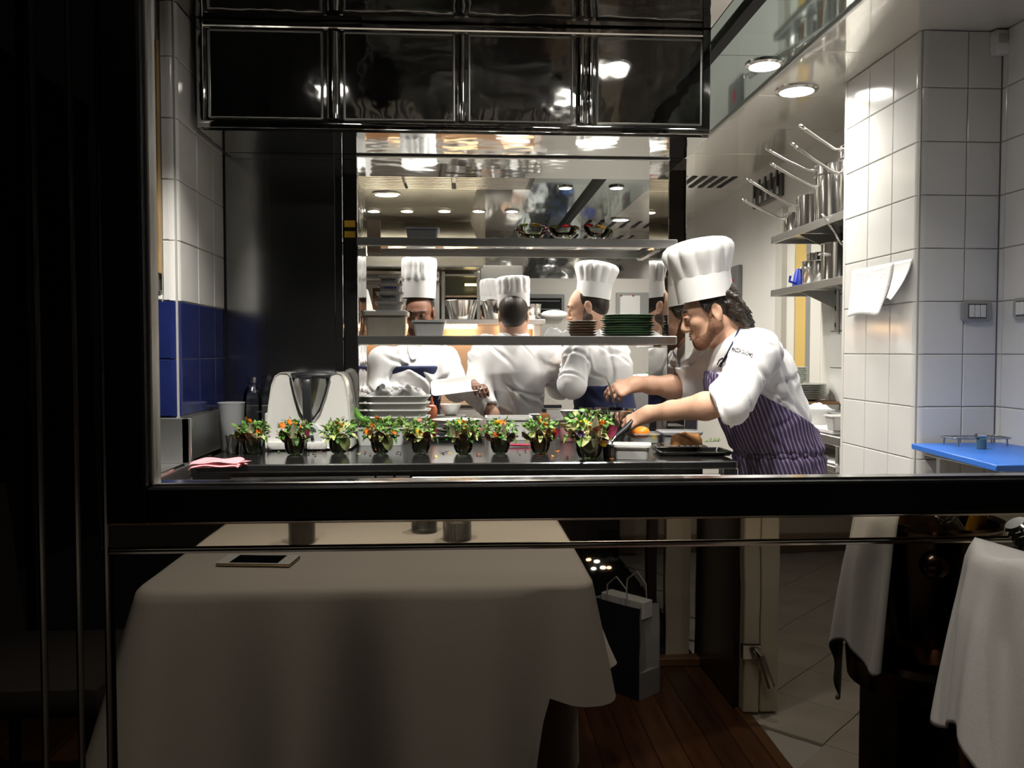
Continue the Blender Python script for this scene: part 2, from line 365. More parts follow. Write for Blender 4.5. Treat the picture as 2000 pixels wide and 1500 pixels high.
# ---- far right wall with doorway
XW = 2.04
wf2 = struct('wall_far_right', (XW, 4, 0))
yd0, yd1 = at(1600, 688, X=XW).y, at(1533, 688, X=XW).y        # doorway along the wall
chl(G().box((XW, YR1, 0), (XW + .1, yd0 - .4, CEIL)), 'plaster', wall_w, wf2)
tile_face(wf2, (XW, YR1, 0), (0, 1, 0), (0, 0, 1), (-1, 0, 0), [0.02, .22, .42, .62, at(1622, 688, X=XW).y - YR1], [vz[0] + .2 * k for k in range(0, 10)], lambda i, j: tile_w)
chl(G().box((XW, yd1 + .05, 0), (XW + .1, 9.0, CEIL)), 'plaster', wall_w, wf2)
chl(G().box((XW, yd0 - .4, 2.2), (XW + .1, yd1 + .05, CEIL)), 'plaster', wall_w, wf2)
# doorway: pale frame, yellow wall of the next room, grey strip
door = struct('door_1', (XW, yd0, 0))
def dstrip(p0, p1, m, name, dx=0.0, proud=.012):
    ya, yb = at(p0, 688, X=XW + dx).y, at(p1, 688, X=XW + dx).y
    chl(G().box((XW + dx - proud, ya, 0), (XW + dx + .03, yb, 2.2), bev=.003), name, m, door)
cream = mat('cream_door', (0.72, 0.71, 0.65), 0.4)
yellow = mat('yellow_wall', (0.62, 0.44, 0.14), 0.6)
grey_strip = mat('grey_door_strip', (0.24, 0.24, 0.23), 0.5)
dstrip(1533, 1521, mat('beige_jamb', (.52, .50, .45), .5), 'jamb', 0, .03)
dstrip(1553, 1533, cream, 'jamb', .02)
dstrip(1576, 1553, yellow, 'yellow_panel', .03)
dstrip(1585, 1576, grey_strip, 'hinge_strip', .02)
dstrip(1606, 1585, cream, 'door_leaf', .02)
dstrip(1626, 1606, cream, 'door_leaf', .015)
# ---- ceiling: glossy metal trays with seams, raised glass-sided slot beside the hood
ceil = struct('ceiling', (1.5, 3, CEIL))
XS = 1.365
ys = [Y0 + .06, 2.2, 2.78, 3.36, 3.94, 4.52, 5.1, 6.0, 6.6, 7.2, 7.8, 8.4, 9.0]
for a, b in zip(ys[:-1], ys[1:]):
    chl(G().box((XS, a + .002, CEIL), (2.6, b - .002, CEIL + .03), bev=.002), 'ceiling_tray', ceil_m, ceil)
chl(G().box((XS, Y0 + .06, CEIL + .032), (2.6, 9.0, CEIL + .06)), 'backing', steel_dull, ceil)
chl(G().box((XS - .012, Y0 + .06, CEIL - .012), (XS + .004, 6.0, CEIL + .02), bev=.002), 'edge_trim', steel_dull, ceil)
for a, b in zip((Y0 + .06, 2.3, YH - .02), (2.3, YH - .02, YH - .02)):
    if b > a: chl(G().box((-2.6, a + .002, CEIL), (XH1 - .002, b - .002, CEIL + .03)), 'glass_ceiling_panel', mirror_hood, ceil)
for a, b in ((Y0 + .06, 2.3), (2.3, 3.42), (3.42, 4.6)):
    chl(G().box((XH1 + .002, a + .002, CEIL), (XS - .013, b - .002, CEIL + .03)), 'glass_ceiling_panel', teal_glass, ceil)
chl(G().box((XH1 + .05, Y0 + .06, CEIL - .02), (XH1 + .10, 4.6, CEIL + .005), bev=.003), 'ceiling_rib', black_gap, ceil)
chl(G().box((-2.6, Y0 + .06, 3.0), (XS + .02, 4.6, 3.03)), 'slot_top', steel_dull, ceil)
# slotted air grilles in the near ceiling (mirrored in the hood panels)
for gx in (-.55, -.12):
    for k in range(7):
        chl(G().box((gx + k * .05, 1.75, CEIL - .012), (gx + k * .05 + .022, 2.15, CEIL), bev=.002), 'grille_slat', mat('pale_slat', (.62, .60, .56), .4), ceil)
for k in range(9): chl(G().box((.28 + k * .045, 1.8, CEIL - .012), (.28 + k * .045 + .02, 2.0, CEIL), bev=.002), 'grille_slat', mat('pale_slat', (.62, .60, .56), .4), ceil)
# back kitchen ceiling
chl(G().box((-2.6, 3.97, CEIL + .001), (XH1 - .002, 5.75, CEIL + .03)), 'ceiling_tray', ceil_m, ceil)
chl(G().box((XH1, 4.602, CEIL + .002), (XS - .002, 9.0, CEIL + .03)), 'ceiling_tray', teal_glass, ceil)
chl(G().box((.5, 5.75, CEIL + .001), (XH1 - .002, 9.0, CEIL + .03)), 'ceiling_tray', teal_glass, ceil)
chl(G().box((.92, 4.6, CEIL - .03), (.98, 9.0, CEIL + .01), bev=.004), 'ceiling_rib', black_gap, ceil)
chl(G().box((-2.6, 6.3, CEIL), (.5, 9.0, CEIL + .03)), 'ceiling_tray', ceil_m, ceil)
chl(G().box((-2.6, 5.75, CEIL + .03), (.5, 6.3, CEIL + .06)), 'backing', steel_dull, ceil)
chl(G().box((XH0, 3.951, 2.1), (XH1, 3.965, 3.0)), 'bulkhead', mirror_hood, ceil)
# louvred extraction panels
lv = mat('louvre_aluminium', (0.72, 0.68, 0.60), 0.3, 0.9)
for a, b in ((-.95, -.42), (-.40, -.08), (-.05, .46)):
    for k in range(9):
        y = 5.79 + k * .055
        chl(G().box((a, y, CEIL - .008), (b, y + .034, CEIL + .006), bev=.002), 'louvre', lv, ceil)
# supply grille near the far right
for gx0, gx1, gy in ((1.50, 1.92, 5.75), (1.15, 1.85, 7.75)):
    for k in range(6):
        chl(G().box((gx0 + k * (gx1 - gx0) / 6, gy, CEIL - .006), (gx0 + k * (gx1 - gx0) / 6 + .035, gy + .38, CEIL), bev=.002), 'grille_slot', black_gap, ceil)
# ---- back wall: white below, polished band above on the right; warm steel on the left
YB = 8.4
wb = struct('wall_back', (0, YB, 0))
warm_steel = mat('warm_steel_cladding', (0.70, 0.66, 0.55), 0.28, 0.9, bump=.05, bscale=4, bdist=.02)
chl(G().box((.62, YB, 0), (2.6, YB + .1, 2.02)), 'plaster', wall_w, wb)
chl(G().box((.22, YB, 2.02), (2.6, YB + .1, CEIL)), 'steel_band', mirror, wb)
chl(G().box((-2.6, YB, 0), (.22, YB + .1, CEIL)), 'steel_cladding', warm_steel, wb)
chl(G().box((.22, YB, 0), (.62, YB + .1, 2.02)), 'steel_cladding', steel_dull, wb)
wlb = struct('wall_far_left', (-2.6, 6, 0))
chl(G().box((-2.7, YC, 0), (-2.6, 9.3, 3.0)), 'plaster', wall_w, wlb)
chl(G().box((-2.7, -3.2, 0), (-2.6, YC, 3.0)), 'plaster', mat('dining_wall', (0.10, 0.085, 0.07), 0.7), wlb)
# ---- recessed downlights
lamp_e = emis('lamp_face', (1.0, 0.97, 0.90), 26.0)
def downlight(x, y, z, r, watts, label, col=(1.0, 0.955, 0.87), spread=150, group=None):
    e = empty('downlight', (x, y, z), label, 'ceiling light', group)
    G().lathe([(r * 1.28, 0), (r * 1.28, -.006), (r * 1.02, -.012), (r * 1.0, .004)], 28, cap=(False, False)).build('trim_ring', steel_shiny, e)
    G().lathe([(.0005, -.003), (r, -.003), (r, 0.0), (.0005, 0.0)], 28, cap=(False, False)).build('lens', lamp_e, e)
    ld = bpy.data.lights.new('lamp', 'AREA'); ld.shape = 'DISK'; ld.size = r * 2; ld.energy = watts * K_KIT; ld.color = col; ld.spread = R(spread)
    lo = bpy.data.objects.new('lamp', ld); COL.objects.link(lo); lo.parent = e; lo.location = (0, 0, -.018)
    return e
p = at(1556, 175, Z=CEIL)
downlight(p.x, p.y, CEIL, .075, 42, 'round recessed ceiling downlight beside the tiled pillar')
p = at(1212, 428, Z=CEIL); downlight(p.x, p.y, CEIL - .002, .07, 24, 'round ceiling downlight above the third coloured glass bowl')
p = at(755, 378, Z=CEIL); downlight(p.x, p.y, CEIL - .002, .085, 34, 'large oval-looking ceiling downlight near the dark steel column')
for i, (q, r) in enumerate((((1104, 365), .045), ((1204, 365), .045))):
    p = at(*q, Z=CEIL); downlight(p.x, p.y, CEIL - .001, r, 18, ('small downlight in the teal glass ceiling left of the dark rib', 'small downlight in the teal glass ceiling right of the dark rib')[i])
for i, q in enumerate((730, 795, 868, 935, 1000)):
    p = at(q, 411, Z=CEIL); downlight(p.x, p.y, CEIL - .001, .05, 12, ('first', 'second', 'third', 'fourth', 'fifth')[i] + ' small downlight from the left in the row over the range', (1, .93, .78), group='downlights over the range')
for i, (x, y, r, wt, lb) in enumerate(((-.45, 4.75, .08, 40, 'downlight over the cooks behind the left end of the pass'), (.15, 4.75, .08, 46, 'downlight over the cooks behind the middle of the pass'), (.62, 4.9, .08, 44, 'downlight over the cooks behind the right end of the pass'),
        (1.2, 4.85, .08, 50, 'downlight over the passage beside the steel post'))):
    downlight(x, y, CEIL - .003, r, wt, lb)
p = at(1493, 125, Z=CEIL); downlight(p.x, p.y, CEIL, .062, 9, 'round downlight in the teal glass ceiling beside the steel hood')
# lamps over the near worktop, between window and hood
for i, (x, y, wt, lb) in enumerate(((-.61, 2.38, 70, 'near ceiling lamp over the left end of the salad worktop'), (.626, 2.74, 38, 'near ceiling lamp close to the hood over the middle of the salad worktop'), (.50, 2.22, 54, 'near ceiling lamp by the window over the middle of the salad worktop'), (1.18, 2.5, 11, 'near ceiling lamp over the leaning cook'))):
    downlight(x, y, CEIL, .07, wt, lb, spread=105)
# ================================================================== dining room (seen in the polished steel)
TZ = 0.76
YBK = 2 * WALL_Y - at(1200, 1300, Z=0).y        # the glazed back wall, floor line at y=1300
XT = 0.985                                       # boundary between planks and tiles
fl = struct('floor_dining', (0, 0, 0))
G().box((-2.6, YBK - .05, -.06), (XT, Y0 + .06, -.012)).build('subfloor', grout, fl); G().box((XT, -3.2, -.06), (2.6, Y0 + .06, -.012)).build('subfloor', grout, fl)
plank_ms = [mat('plank_%s' % n, c, .32, noise=.35, nscale=5, stretch=(7, .6, 7)) for n, c in (('red_brown', (.105, .042, .018)), ('dark_brown', (.075, .032, .016)), ('chestnut', (.13, .055, .022)))]
rnd = random.Random(3)
pw = .092; x = -2.6; cache = {}
k = 0
while x < XT - .02:
    w_ = min(pw, XT - x); y = YBK
    m = plank_ms[rnd.randrange(3)]
    key = (m.name, round(w_, 3))
    if key not in cache: cache[key] = G().box((0, 0, -.012), (w_ - .002, Y0 - YBK, 0), bev=.001).mesh('plank', m, None)
    obj('plank', cache[key], fl, (x, YBK, 0)); x += pw
stone = mat('beige_stone_tile', (.50, .46, .40), .35, noise=.14, nscale=5)
tl = .30; s2 = tl / math.sqrt(2)
me = G().box((-tl / 2 + .002, -tl / 2 + .002, -.012), (tl / 2 - .002, tl / 2 - .002, 0), bev=.0015).mesh('floor_tile', stone, None)
for i in range(-14, 15):
    for j in range(-14, 15):
        cx, cy = 1.6 + (i + j) * s2, -.4 + (i - j) * s2
        if XT - .02 < cx < 2.6 and -3.1 < cy < Y0 + .1: obj('floor_tile', me, fl, (cx, cy, -.0005 if cx > XT + .22 else -.0005), (0, 0, R(45)))
chl(G().box((XT - .012, YBK, -.012), (XT + .03, Y0, .006), bev=.003), 'threshold', mat('threshold_wood', (.13, .06, .025), .4), fl)
# back wall: night glazing with wooden foot rail, plaster pier, dark door with pale post
wbk = struct('wall_dining', (0, YBK, 0))
foot = mat('foot_rail_wood', (.20, .10, .04), .4, noise=.3, nscale=6)
chl(G().box((-2.6, YBK - .02, 0), (XT, YBK + .03, .035), bev=.004), 'foot_rail', foot, wbk)
xg = vat(1302, 1200, Y=2 * WALL_Y - YBK).x
chl(G().box((xg, YBK - .06, .03), (XT - .05, YBK - .02, 3.0)), 'pier', mat('cream_plaster', (.56, .50, .40), .6), wbk)
nw = struct('window_3', (0, YBK, .03))
frame_d = mat('dark_window_frame', (.03, .022, .018), .4)
for xx in (-2.58, -1.7, -.8, .06, xg - .06):
    chl(G().box((xx - .02, YBK - .05, .03), (xx + .02, YBK + .0, 2.9), bev=.003), 'mullion', frame_d, nw)
chl(G().box((-2.6, YBK - .03, .035), (xg, YBK - .024, 2.9)), 'pane', thin_glass('night_glass', tint=(.75, .75, .75), refl=.09), nw)
dk = mat('dark_door', (.022, .014, .010), .25)
d2 = struct('door_2', (XT, YBK, 0))
yd = vat(1462, 1390, Z=0).y
chl(G().box((XT - .02, YBK - .05, .008), (XT + .02, yd - .02, 2.3), bev=.004), 'door_leaf', dk, d2)
ivory = mat('ivory_post', (.62, .55, .43), .35)
chl(G().box((XT + .0, yd - .02, .008), (XT + .055, yd + .035, 2.4), bev=.004), 'door_post', ivory, d2)
chl(G().box((XT + .06, yd - .02, .008), (XT + .125, yd + .03, 2.4), bev=.004), 'door_post', ivory, d2)
hp = vat(1470, 1300, Y=2 * WALL_Y - yd - .05)
hd = G(); hd.box((hp.x - .04, yd + .03, hp.z + .02), (hp.x + .03, yd + .05, hp.z + .075), bev=.004); hd.tube([(hp.x + .012, yd + .05, hp.z + .05), (hp.x + .012, yd + .085, hp.z + .045), (hp.x + .045, yd + .10, hp.z - .06)], .016, 10)
chl(hd, 'door_handle', steel_shiny, d2)
# corridor wall and skirting on the right, ceiling
wcr = struct('wall_corridor', (2.5, -1, 0))
chl(G().box((XT, -2.5, 0), (2.6, -2.4, 3.0)), 'plaster', mat('grey_plaster', (.42, .39, .36), .6), wcr)
chl(G().box((XT, -2.4, 0), (2.6, -2.38, .12), bev=.004), 'skirting', mat('skirting', (.20, .15, .11), .4), wcr)
chl(G().box((2.5, -3.2, 0), (2.6, Y0 + .05, 3.0)), 'plaster', MATS['grey_plaster'], wcr)
chl(G().box((-2.7, YBK - .0, 2.9), (2.6, Y0 + .06, 2.96)), 'plaster', MATS['dining_wall'], struct('ceiling_dining', (0, 0, 2.9)))
chl(G().box((XT, -3.2, 2.9), (2.6, YBK, 2.96)), 'plaster', MATS['dining_wall'], wcr)
# city lights of the town in the valley, real lamps far below the window
rnd = random.Random(5)
amber, cool = emis('town_lamp_amber', (1, .55, .2), 30), emis('town_lamp_white', (1, .9, .75), 30)
lm = [G().ball((0, 0, 0), .05, 8).mesh('town_light', m, 60) for m in (amber, cool)]
spots = [(1150, 1094), (1166, 1098), (1178, 1110), (1190, 1110), (1222, 1080), (1236, 1084), (1248, 1078), (1210, 1092), (1240, 1100), (1262, 1106), (1288, 1088), (1300, 1108), (1312, 1108), (1322, 1108), (1275, 1096), (1252, 1090), (1228, 1074), (1160, 1112)]
for i, (a, b) in enumerate(spots):
    d = ray(a, b); t = (24 + 8 * rnd.random()) / d.y; q = Vector((0, 0, 1.285)) + d * t
    s_ = .5 + rnd.random() * .9
    obj('town_light', lm[1 if i % 3 else 0], None, (q.x, 2 * WALL_Y - q.y, q.z), scale=(s_ * 1.6, s_, s_ * .8), label='tiny lit street lamp of the town far outside the dark window', cat='street lamp', group='town lights beyond the window')
# ---- table with two cloths
TX0, TX1 = vat(340, 1090, Z=TZ).x + .02, vat(1118, 1078, Z=TZ).x
TY1 = vat(700, 1150, Z=TZ).y; TY0 = TY1 - .92
tb = empty('dining_table', ((TX0 + TX1) / 2, (TY0 + TY1) / 2, 0), 'dining table hidden under the draped tablecloth', 'table')
wd_, dp_ = TX1 - TX0, TY1 - TY0
twood = mat('table_wood', (.12, .06, .03), .5)
G().box((-wd_ / 2 + .05, -dp_ / 2 + .05, TZ - .06), (wd_ / 2 - .05, dp_ / 2 - .05, TZ - .032), bev=.004).build('tabletop', twood, tb)
for sx in (-1, 1):
    for sy in (-1, 1): G().box((sx * (wd_ / 2 - .1) - .025, sy * (dp_ / 2 - .1) - .025, .001), (sx * (wd_ / 2 - .1) + .025, sy * (dp_ / 2 - .1) + .025, TZ - .06), bev=.004).build('leg', twood, tb)
def drape(w2, d2_, zt, drop, amp, seed, n=260, rows=16, rc=.05):
    """a cloth over a rectangular top: perimeter with rounded corners, folds growing toward the hem"""
    rn = random.Random(seed); pts = []
    per = 4 * (w2 + d2_)
    for i in range(n):
        s = i / n * per; t = s
        if t < 2 * w2: p = (-w2 + t, d2_); nn = (0, 1)
        elif t < 2 * w2 + 2 * d2_: p = (w2, d2_ - (t - 2 * w2)); nn = (1, 0)
        elif t < 4 * w2 + 2 * d2_: p = (w2 - (t - 2 * w2 - 2 * d2_), -d2_); nn = (0, -1)
        else: p = (-w2, -d2_ + (t - 4 * w2 - 2 * d2_)); nn = (-1, 0)
        # round corners
        px, py = p; ax, ay = w2 - rc, d2_ - rc
        if abs(px) > ax and abs(py) > ay:
            dx, dy = abs(px) - ax, abs(py) - ay; L = math.hypot(dx, dy); nn = (math.copysign(dx / L, px), math.copysign(dy / L, py))
            px, py = math.copysign(ax + rc * dx / L, px), math.copysign(ay + rc * dy / L, py)
        pts.append((px, py, nn, s))
    rings = [[(0.0 + p[0] * f, p[1] * f, zt) for p in pts] for f in (.02, .5, .9, .97, .993)]
    ph = [(rn.uniform(8, 12), rn.uniform(0, 6.28)), (rn.uniform(17, 24), rn.uniform(0, 6.28)), (rn.uniform(30, 40), rn.uniform(0, 6.28))]
    for r in range(1, rows + 1):
        f = (r / rows) ** 1.5; ring = []
        for px, py, nn, s in pts:
            dl = drop(px, py, nn); h = f * dl
            fold = sum(a * math.sin(k * s + q) for a, (k, q) in zip((.45, .42, .22), ph))
            off = .006 + (1 - math.exp(-h * 14)) * .012 + amp * (fold * .8 + .9) * min(1, h / .45) ** 1.2
            ring.append((px + nn[0] * off, py + nn[1] * off, zt - h - (.002 if r else 0)))
        rings.append(ring)
    return G().loft(rings, (True, False))
linen = mat('table_linen', (.66, .62, .56), .9, noise=.05, nscale=250, bump=.1, bscale=500, bdist=.001)
linen2 = mat('under_linen', (.62, .60, .57), .9)
xk = .35                                             # right of this the cloth is turned up at the corner
def drop1(px, py, nn):
    if py > dp_ / 2 - .06 and px < xk: return .60 + .04 * math.sin(px * 7)
    if px >= xk and py > dp_ / 2 - .06: return .60 - .38 * min(1, max(0, (px - xk) / .05)) ** .6 + .03 * (px - xk) / .15
    if px > 0 and py > dp_ / 2 - .5: return .25
    return .4
cl = drape(wd_ / 2 + .004, dp_ / 2 + .004, TZ + .004, drop1, .105, 4).build('tablecloth', linen, None, 60, label='cream linen tablecloth draped in soft folds, mirrored in the steel panel', cat='tablecloth')
cl.location = tb.location
cl2 = drape(wd_ / 2 - .04, dp_ / 2 - .04, TZ - .024, lambda a, b, c: (.42 if a > .25 and b > 0 else .5), .02, 9, n=160, rows=8).build('under_cloth', linen2, None, 60, label='paler under-cloth showing below the right corner of the tablecloth', cat='tablecloth')
cl2.location = tb.location
# phone on the table
p0, p1 = vat(432, 1112, Z=TZ), vat(578, 1102, Z=TZ)
c = vat(505, 1103, Z=TZ)
ph = empty('mobile_phone', (c.x, c.y, TZ + .005), 'gold mobile phone with white front lying on the tablecloth', 'phone', rz=R(6))
G().box((-.092, -.045, .0), (.092, .045, .008), bev=.003).build('case', mat('gold_metal', (.55, .40, .24), .3, .9), ph)
G().box((-.091, -.044, .008), (.091, .044, .0088), bev=.0003).build('front', mat('phone_white', (.92, .92, .91), .3), ph)
G().box((-.060, -.038, .0088), (.060, .038, .0093)).build('screen', mat('screen_black', (.006, .006, .008), .06), ph)
G().lathe([(.0008, .0094), (.0055, .0094), (.0055, .0088)], 16, (.079, 0, 0)).build('button', mat('phone_white'), ph)
# tumblers and dark dish on the table, reflected in the rail
def tumbler(px, py, r, h, m, label, name='tumbler'):
    q = vat(px, py, Z=TZ)
    e = empty(name, (q.x, q.y, TZ + .005), label, 'glass')
    G().lathe([(r * .9, 0), (r, .006), (r, h), (r * .92, h), (r * .88, .008), (.001, .008)], 24, cap=(True, False)).build('wall', m, e)
    return e
tumbler(590, 1062, .036, .09, mat('smoked_glass', (.05, .045, .04), .06, .6), 'dark smoked tumbler on the table, reflected in the chrome rail')
t = tumbler(893, 1056, .04, .075, glass_m, 'clear glass of water on the table, right one in the chrome rail')
G().lathe([(.033, .009), (.034, .05), (.001, .05)], 20, cap=(True, False)).build('water', mat('water', (.9, .92, .9), .0, trans=1, ior=1.33), t)
tumbler(830, 1040, .036, .07, glass_m, 'clear empty tumbler on the table behind the water glass')
# gift bag on the planks
bx, by = vat(1250, 1362, Z=0).x, vat(1250, 1362, Z=0).y
bag = empty('paper_bag', (bx - .035, by - .085, .001), 'upright paper gift bag, grey side and dark blue front, on the wooden floor', 'bag', rz=R(-40))
navy_p, grey_p = mat('navy_paper', (.018, .024, .04), .5), mat('grey_paper', (.42, .43, .45), .55)
h = .34; a = .062; b = .11
G().box((-a + .002, -b, 0), (-a, b, h)).build('front', navy_p, bag); G().box((a - .002, -b, 0), (a, b, h)).build('back', navy_p, bag)
G().add([(-a, b, 0), (a, b, 0), (a, b, .10), (0, b - .012, .10), (-a, b, .10), (a, b, h), (0, b - .03, h), (-a, b, h)], [(0, 1, 2, 3, 4), (2, 5, 6, 3), (4, 3, 6, 7)]).build('gusset', grey_p, bag, 0)
G().box((-a, -b, 0), (a, -b + .002, h)).build('gusset', grey_p, bag); G().box((-a + .002, -b + .002, .001), (a - .002, b - .002, .003)).build('base', navy_p, bag)
for sx in (-1, 1):
    G().tube([(sx * a * .9, -.05, h - .01), (sx * a * .95, -.045, h + .06), (sx * a, 0, h + .10), (sx * a * .95, .045, h + .06), (sx * a * .9, .05, h - .01)], .003, 6).build('handle', mat('cord_grey', (.5, .48, .46), .7), bag)
G().box((-.03, -.1, h - .05), (.03, .1, h + .015), bev=.002).build('white_card', paper_m, bag)
# upholstered chair at the left end of the table
lea = mat('dark_leather', (.055, .05, .047), .35, bump=.1, bscale=60, bdist=.002)
cxp = vat(270, 1200, Y=2.2).x - .1
ch = empty('dining_chair', (cxp - .16, .62, .001), 'dark leather dining chair at the left end of the table', 'chair', rz=R(90))
G().box((-.23, -.22, .40), (.23, .22, .48), bev=.03).build('seat', lea, ch)
G().loft([[(x, .2 + .05 * t + .05 * math.cos(x * 5) - o_, .46 + .45 * t) for x, o_ in [(-.22, 0), (-.1, 0), (.1, 0), (.22, 0), (.22, .05), (.1, .05), (-.1, .05), (-.22, .05)]] for t in (0, .25, .5, .75, 1)]).build('backrest', lea, ch, 60)
for sx in (-1, 1):
    for sy in (-1, 1): G().tube([(sx * .2, sy * .19, .41), (sx * .21, sy * .21, 0)], [.02, .014], 8).build('leg', dk, ch)
# red-sided carton under the table
q = vat(1130, 1355, Z=0)
bxo = empty('carton', (q.x - .16, q.y - .1, .001), 'small carton with a red edge under the table by the cloth corner', 'box')
G().box((-.1, -.07, 0), (.1, .07, .075), bev=.002).build('body', mat('carton_tan', (.45, .38, .28), .7), bxo); G().box((.085, -.071, 0), (.101, .071, .076)).build('edge', mat('carton_red', (.35, .02, .03), .5), bxo)
# ---- champagne bucket on stand with napkin (real, at the right edge)
BX = at(1815, 1150, Y=WALL_Y + .2).x; BY = WALL_Y - .2
zrim, zbot = at(1815, 1016, Y=1.62).z, at(1815, 1292, Y=1.62).z
bk = empty('wine_bucket', (BX, BY, zbot), 'dark polished wine bucket with ring handle standing in its stand', 'bucket')
bkm = mat('dark_bronze_steel', (.20, .14, .11), .2, 1.0)
hb = zrim - zbot; rb = .124
G().lathe([(.001, .004), (rb * .80, .0), (rb * .86, .02), (rb * .93, hb * .5), (rb, hb - .012), (rb + .008, hb - .004), (rb + .006, hb + .002), (rb - .006, hb - .004), (rb * .9, hb * .5), (rb * .83, .03), (.001, .03)], 40, cap=(False, False)).build('body', bkm, bk)
for an in (R(116), R(296)):
    G().ball((rb * .98 * math.cos(an), rb * .98 * math.sin(an), hb - .07), .028, 14).build('knob', bkm, bk)
st = empty('bucket_stand', (BX, BY, .001), 'black pedestal stand with a ring holding the wine bucket', 'stand')
zs = zbot
G().lathe([(rb * .78, zs - .055), (rb + .03, zs - .05), (rb + .034, zs - .0), (rb + .026, zs + .012), (rb * .93, zs + .006), (rb * .9, zs - .03)], 36, cap=(False, False)).build('ring', bkm, st)
G().lathe([(.001, zs - .006), (rb * .8, zs - .006), (rb * .8, zs - .055), (.001, zs - .05)], 30, cap=(False, False)).build('plate', bkm, st)
G().box((-.105, -.08, .015), (.105, .08, zs - .055), bev=.006).build('pedestal', mat('stand_black', (.012, .010, .009), .3), st)
G().box((-.15, -.12, 0), (.15, .12, .015), bev=.004).build('base', MATS['stand_black'], st)
# bottle in the bucket
bt = empty('champagne_bottle', (BX + .03, BY - .03, zbot + .05), 'bottle with gold foil leaning in the wine bucket', 'bottle'); bt.rotation_euler = (R(-9), R(14), 0)
G().lathe([(.035, 0), (.038, .01), (.038, .10), (.030, .15), (.016, .19), (.0145, .20)], 20).build('body', mat('bottle_green', (.01, .02, .008), .1), bt)
G().lathe([(.017, .188), (.0155, .22), (.016, .262), (.0175, .268), (.014, .285), (.001, .287)], 20).build('foil', mat('gold_foil', (.62, .30, .02), .35, .7, bump=.4, bscale=60, bdist=.003), bt)
# ice cubes rising over the rim
ice = mat('ice', (.95, .97, 1.0), .08, trans=1.0, ior=1.31)
for i, (a, b, cz) in enumerate(((-.05, .03, .0), (-.02, -.06, -.005), (.0, .055, -.012), (-.07, -.02, -.008))):
    o = G().box((-.014, -.014, -.014), (.014, .014, .014), bev=.004).build('ice_cube', ice, None, label='clear ice cube inside the wine bucket', cat='ice cube', group='ice in the wine bucket')
    o.location = (BX + a, BY + b, zrim - .04 + cz); o.rotation_euler = (i, i * 2, i * .7)
G().lathe([(.001, hb - .055), (rb * .95, hb - .055)], 30, cap=(False, False)).build('water', MATS['water'], bk)
# ribbed spout of a carafe behind the bucket
q = at(1978, 1050, Y=1.33)
cr = empty('ribbed_cap', (q.x + .02, q.y, q.z), 'ribbed shiny metal stopper behind the white napkin', 'stopper')
prof = []
for k in range(6): prof += [(.016, -.022 + k * .009), (.020, -.019 + k * .009), (.016, -.015 + k * .009)]
cr.rotation_euler = (0, R(-35), 0)
G().lathe(prof, 20).build('ribs', steel_shiny, cr)
G().tube([(0, 0, -.02), (.0, 0, -.20)], [.014, .012], 12).build('stem', steel_dull, cr)
# napkin: hangs over the left rim, two tails
def napkin_pt(u, v):
    # u across (round the bucket), v along the cloth from inside the bucket over the rim and down
    an = R(232 - 88 * u)
    if v < .16: t = v / .16; rr = .05 + (rb - .04) * t; zz = hb + .012 + .012 * t + .006 * math.sin(u * 8) * t
    else:
        t = (v - .16) / .84; bend = min(1, t / .07); s = math.sin(bend * math.pi / 2)
        rr = rb + .010 + .010 * s + .038 * t ** .8 + (.008 * math.sin(u * 12 + t * 2.0) + .005 * math.sin(u * 27 + 1)) * min(1, t * 3)
        drop = .40 + .05 * math.sin(u * 7 + .9) - .16 * u
        zz = hb + .024 - .014 * (1 - math.cos(bend * math.pi / 2)) - t * drop
    return (rr * math.cos(an), rr * math.sin(an), zz)
nap = G().grid(napkin_pt, 34, 44).build('napkin', cloth_w, None, 80, recalc=False, label='white cloth napkin hanging over the rim of the wine bucket', cat='napkin')
nap.location = (BX, BY, zbot)
sd = nap.modifiers.new('thickness', 'SOLIDIFY'); sd.thickness = .003; sd.offset = 0
# ---- unseen ceiling spots, added to light the tablecloth, gift bag and floor
def spot(x, y, z, watts, label, ang=70, col=(1.0, .90, .78)):
    e = empty('added_dining_spot', (x, y, z), label, 'ceiling light')
    G().lathe([(.055, 0), (.055, -.06), (.045, -.06), (.04, -.02), (.001, -.02)], 20, cap=(True, False)).build('housing', dk, e)
    ld = bpy.data.lights.new('lamp', 'SPOT'); ld.energy = watts * K_DIN; ld.color = col; ld.spot_size = R(ang); ld.spot_blend = .7; ld.shadow_soft_size = .04
    lo = bpy.data.objects.new('lamp', ld); COL.objects.link(lo); lo.parent = e; lo.location = (0, 0, -.065)
    G().lathe([(.001, -.04), (.042, -.04)], 16, cap=(False, False)).build('lens', emis('warm_lens', (1, .8, .55), 6), e)
spot(-.45, 1.38, 2.9, 62, 'warm spotlight added by the steel wall to light the left half of the tablecloth', 84)
spot(.15, 1.38, 2.9, 62, 'warm spotlight added by the steel wall to light the right half of the tablecloth', 84)
spot(.62, .35, 2.9, 62, 'warm ceiling spotlight added to light the gift bag', 80)
spot(1.7, -.3, 2.9, 115, 'warm ceiling spotlight added to light the corridor tiles', 95)
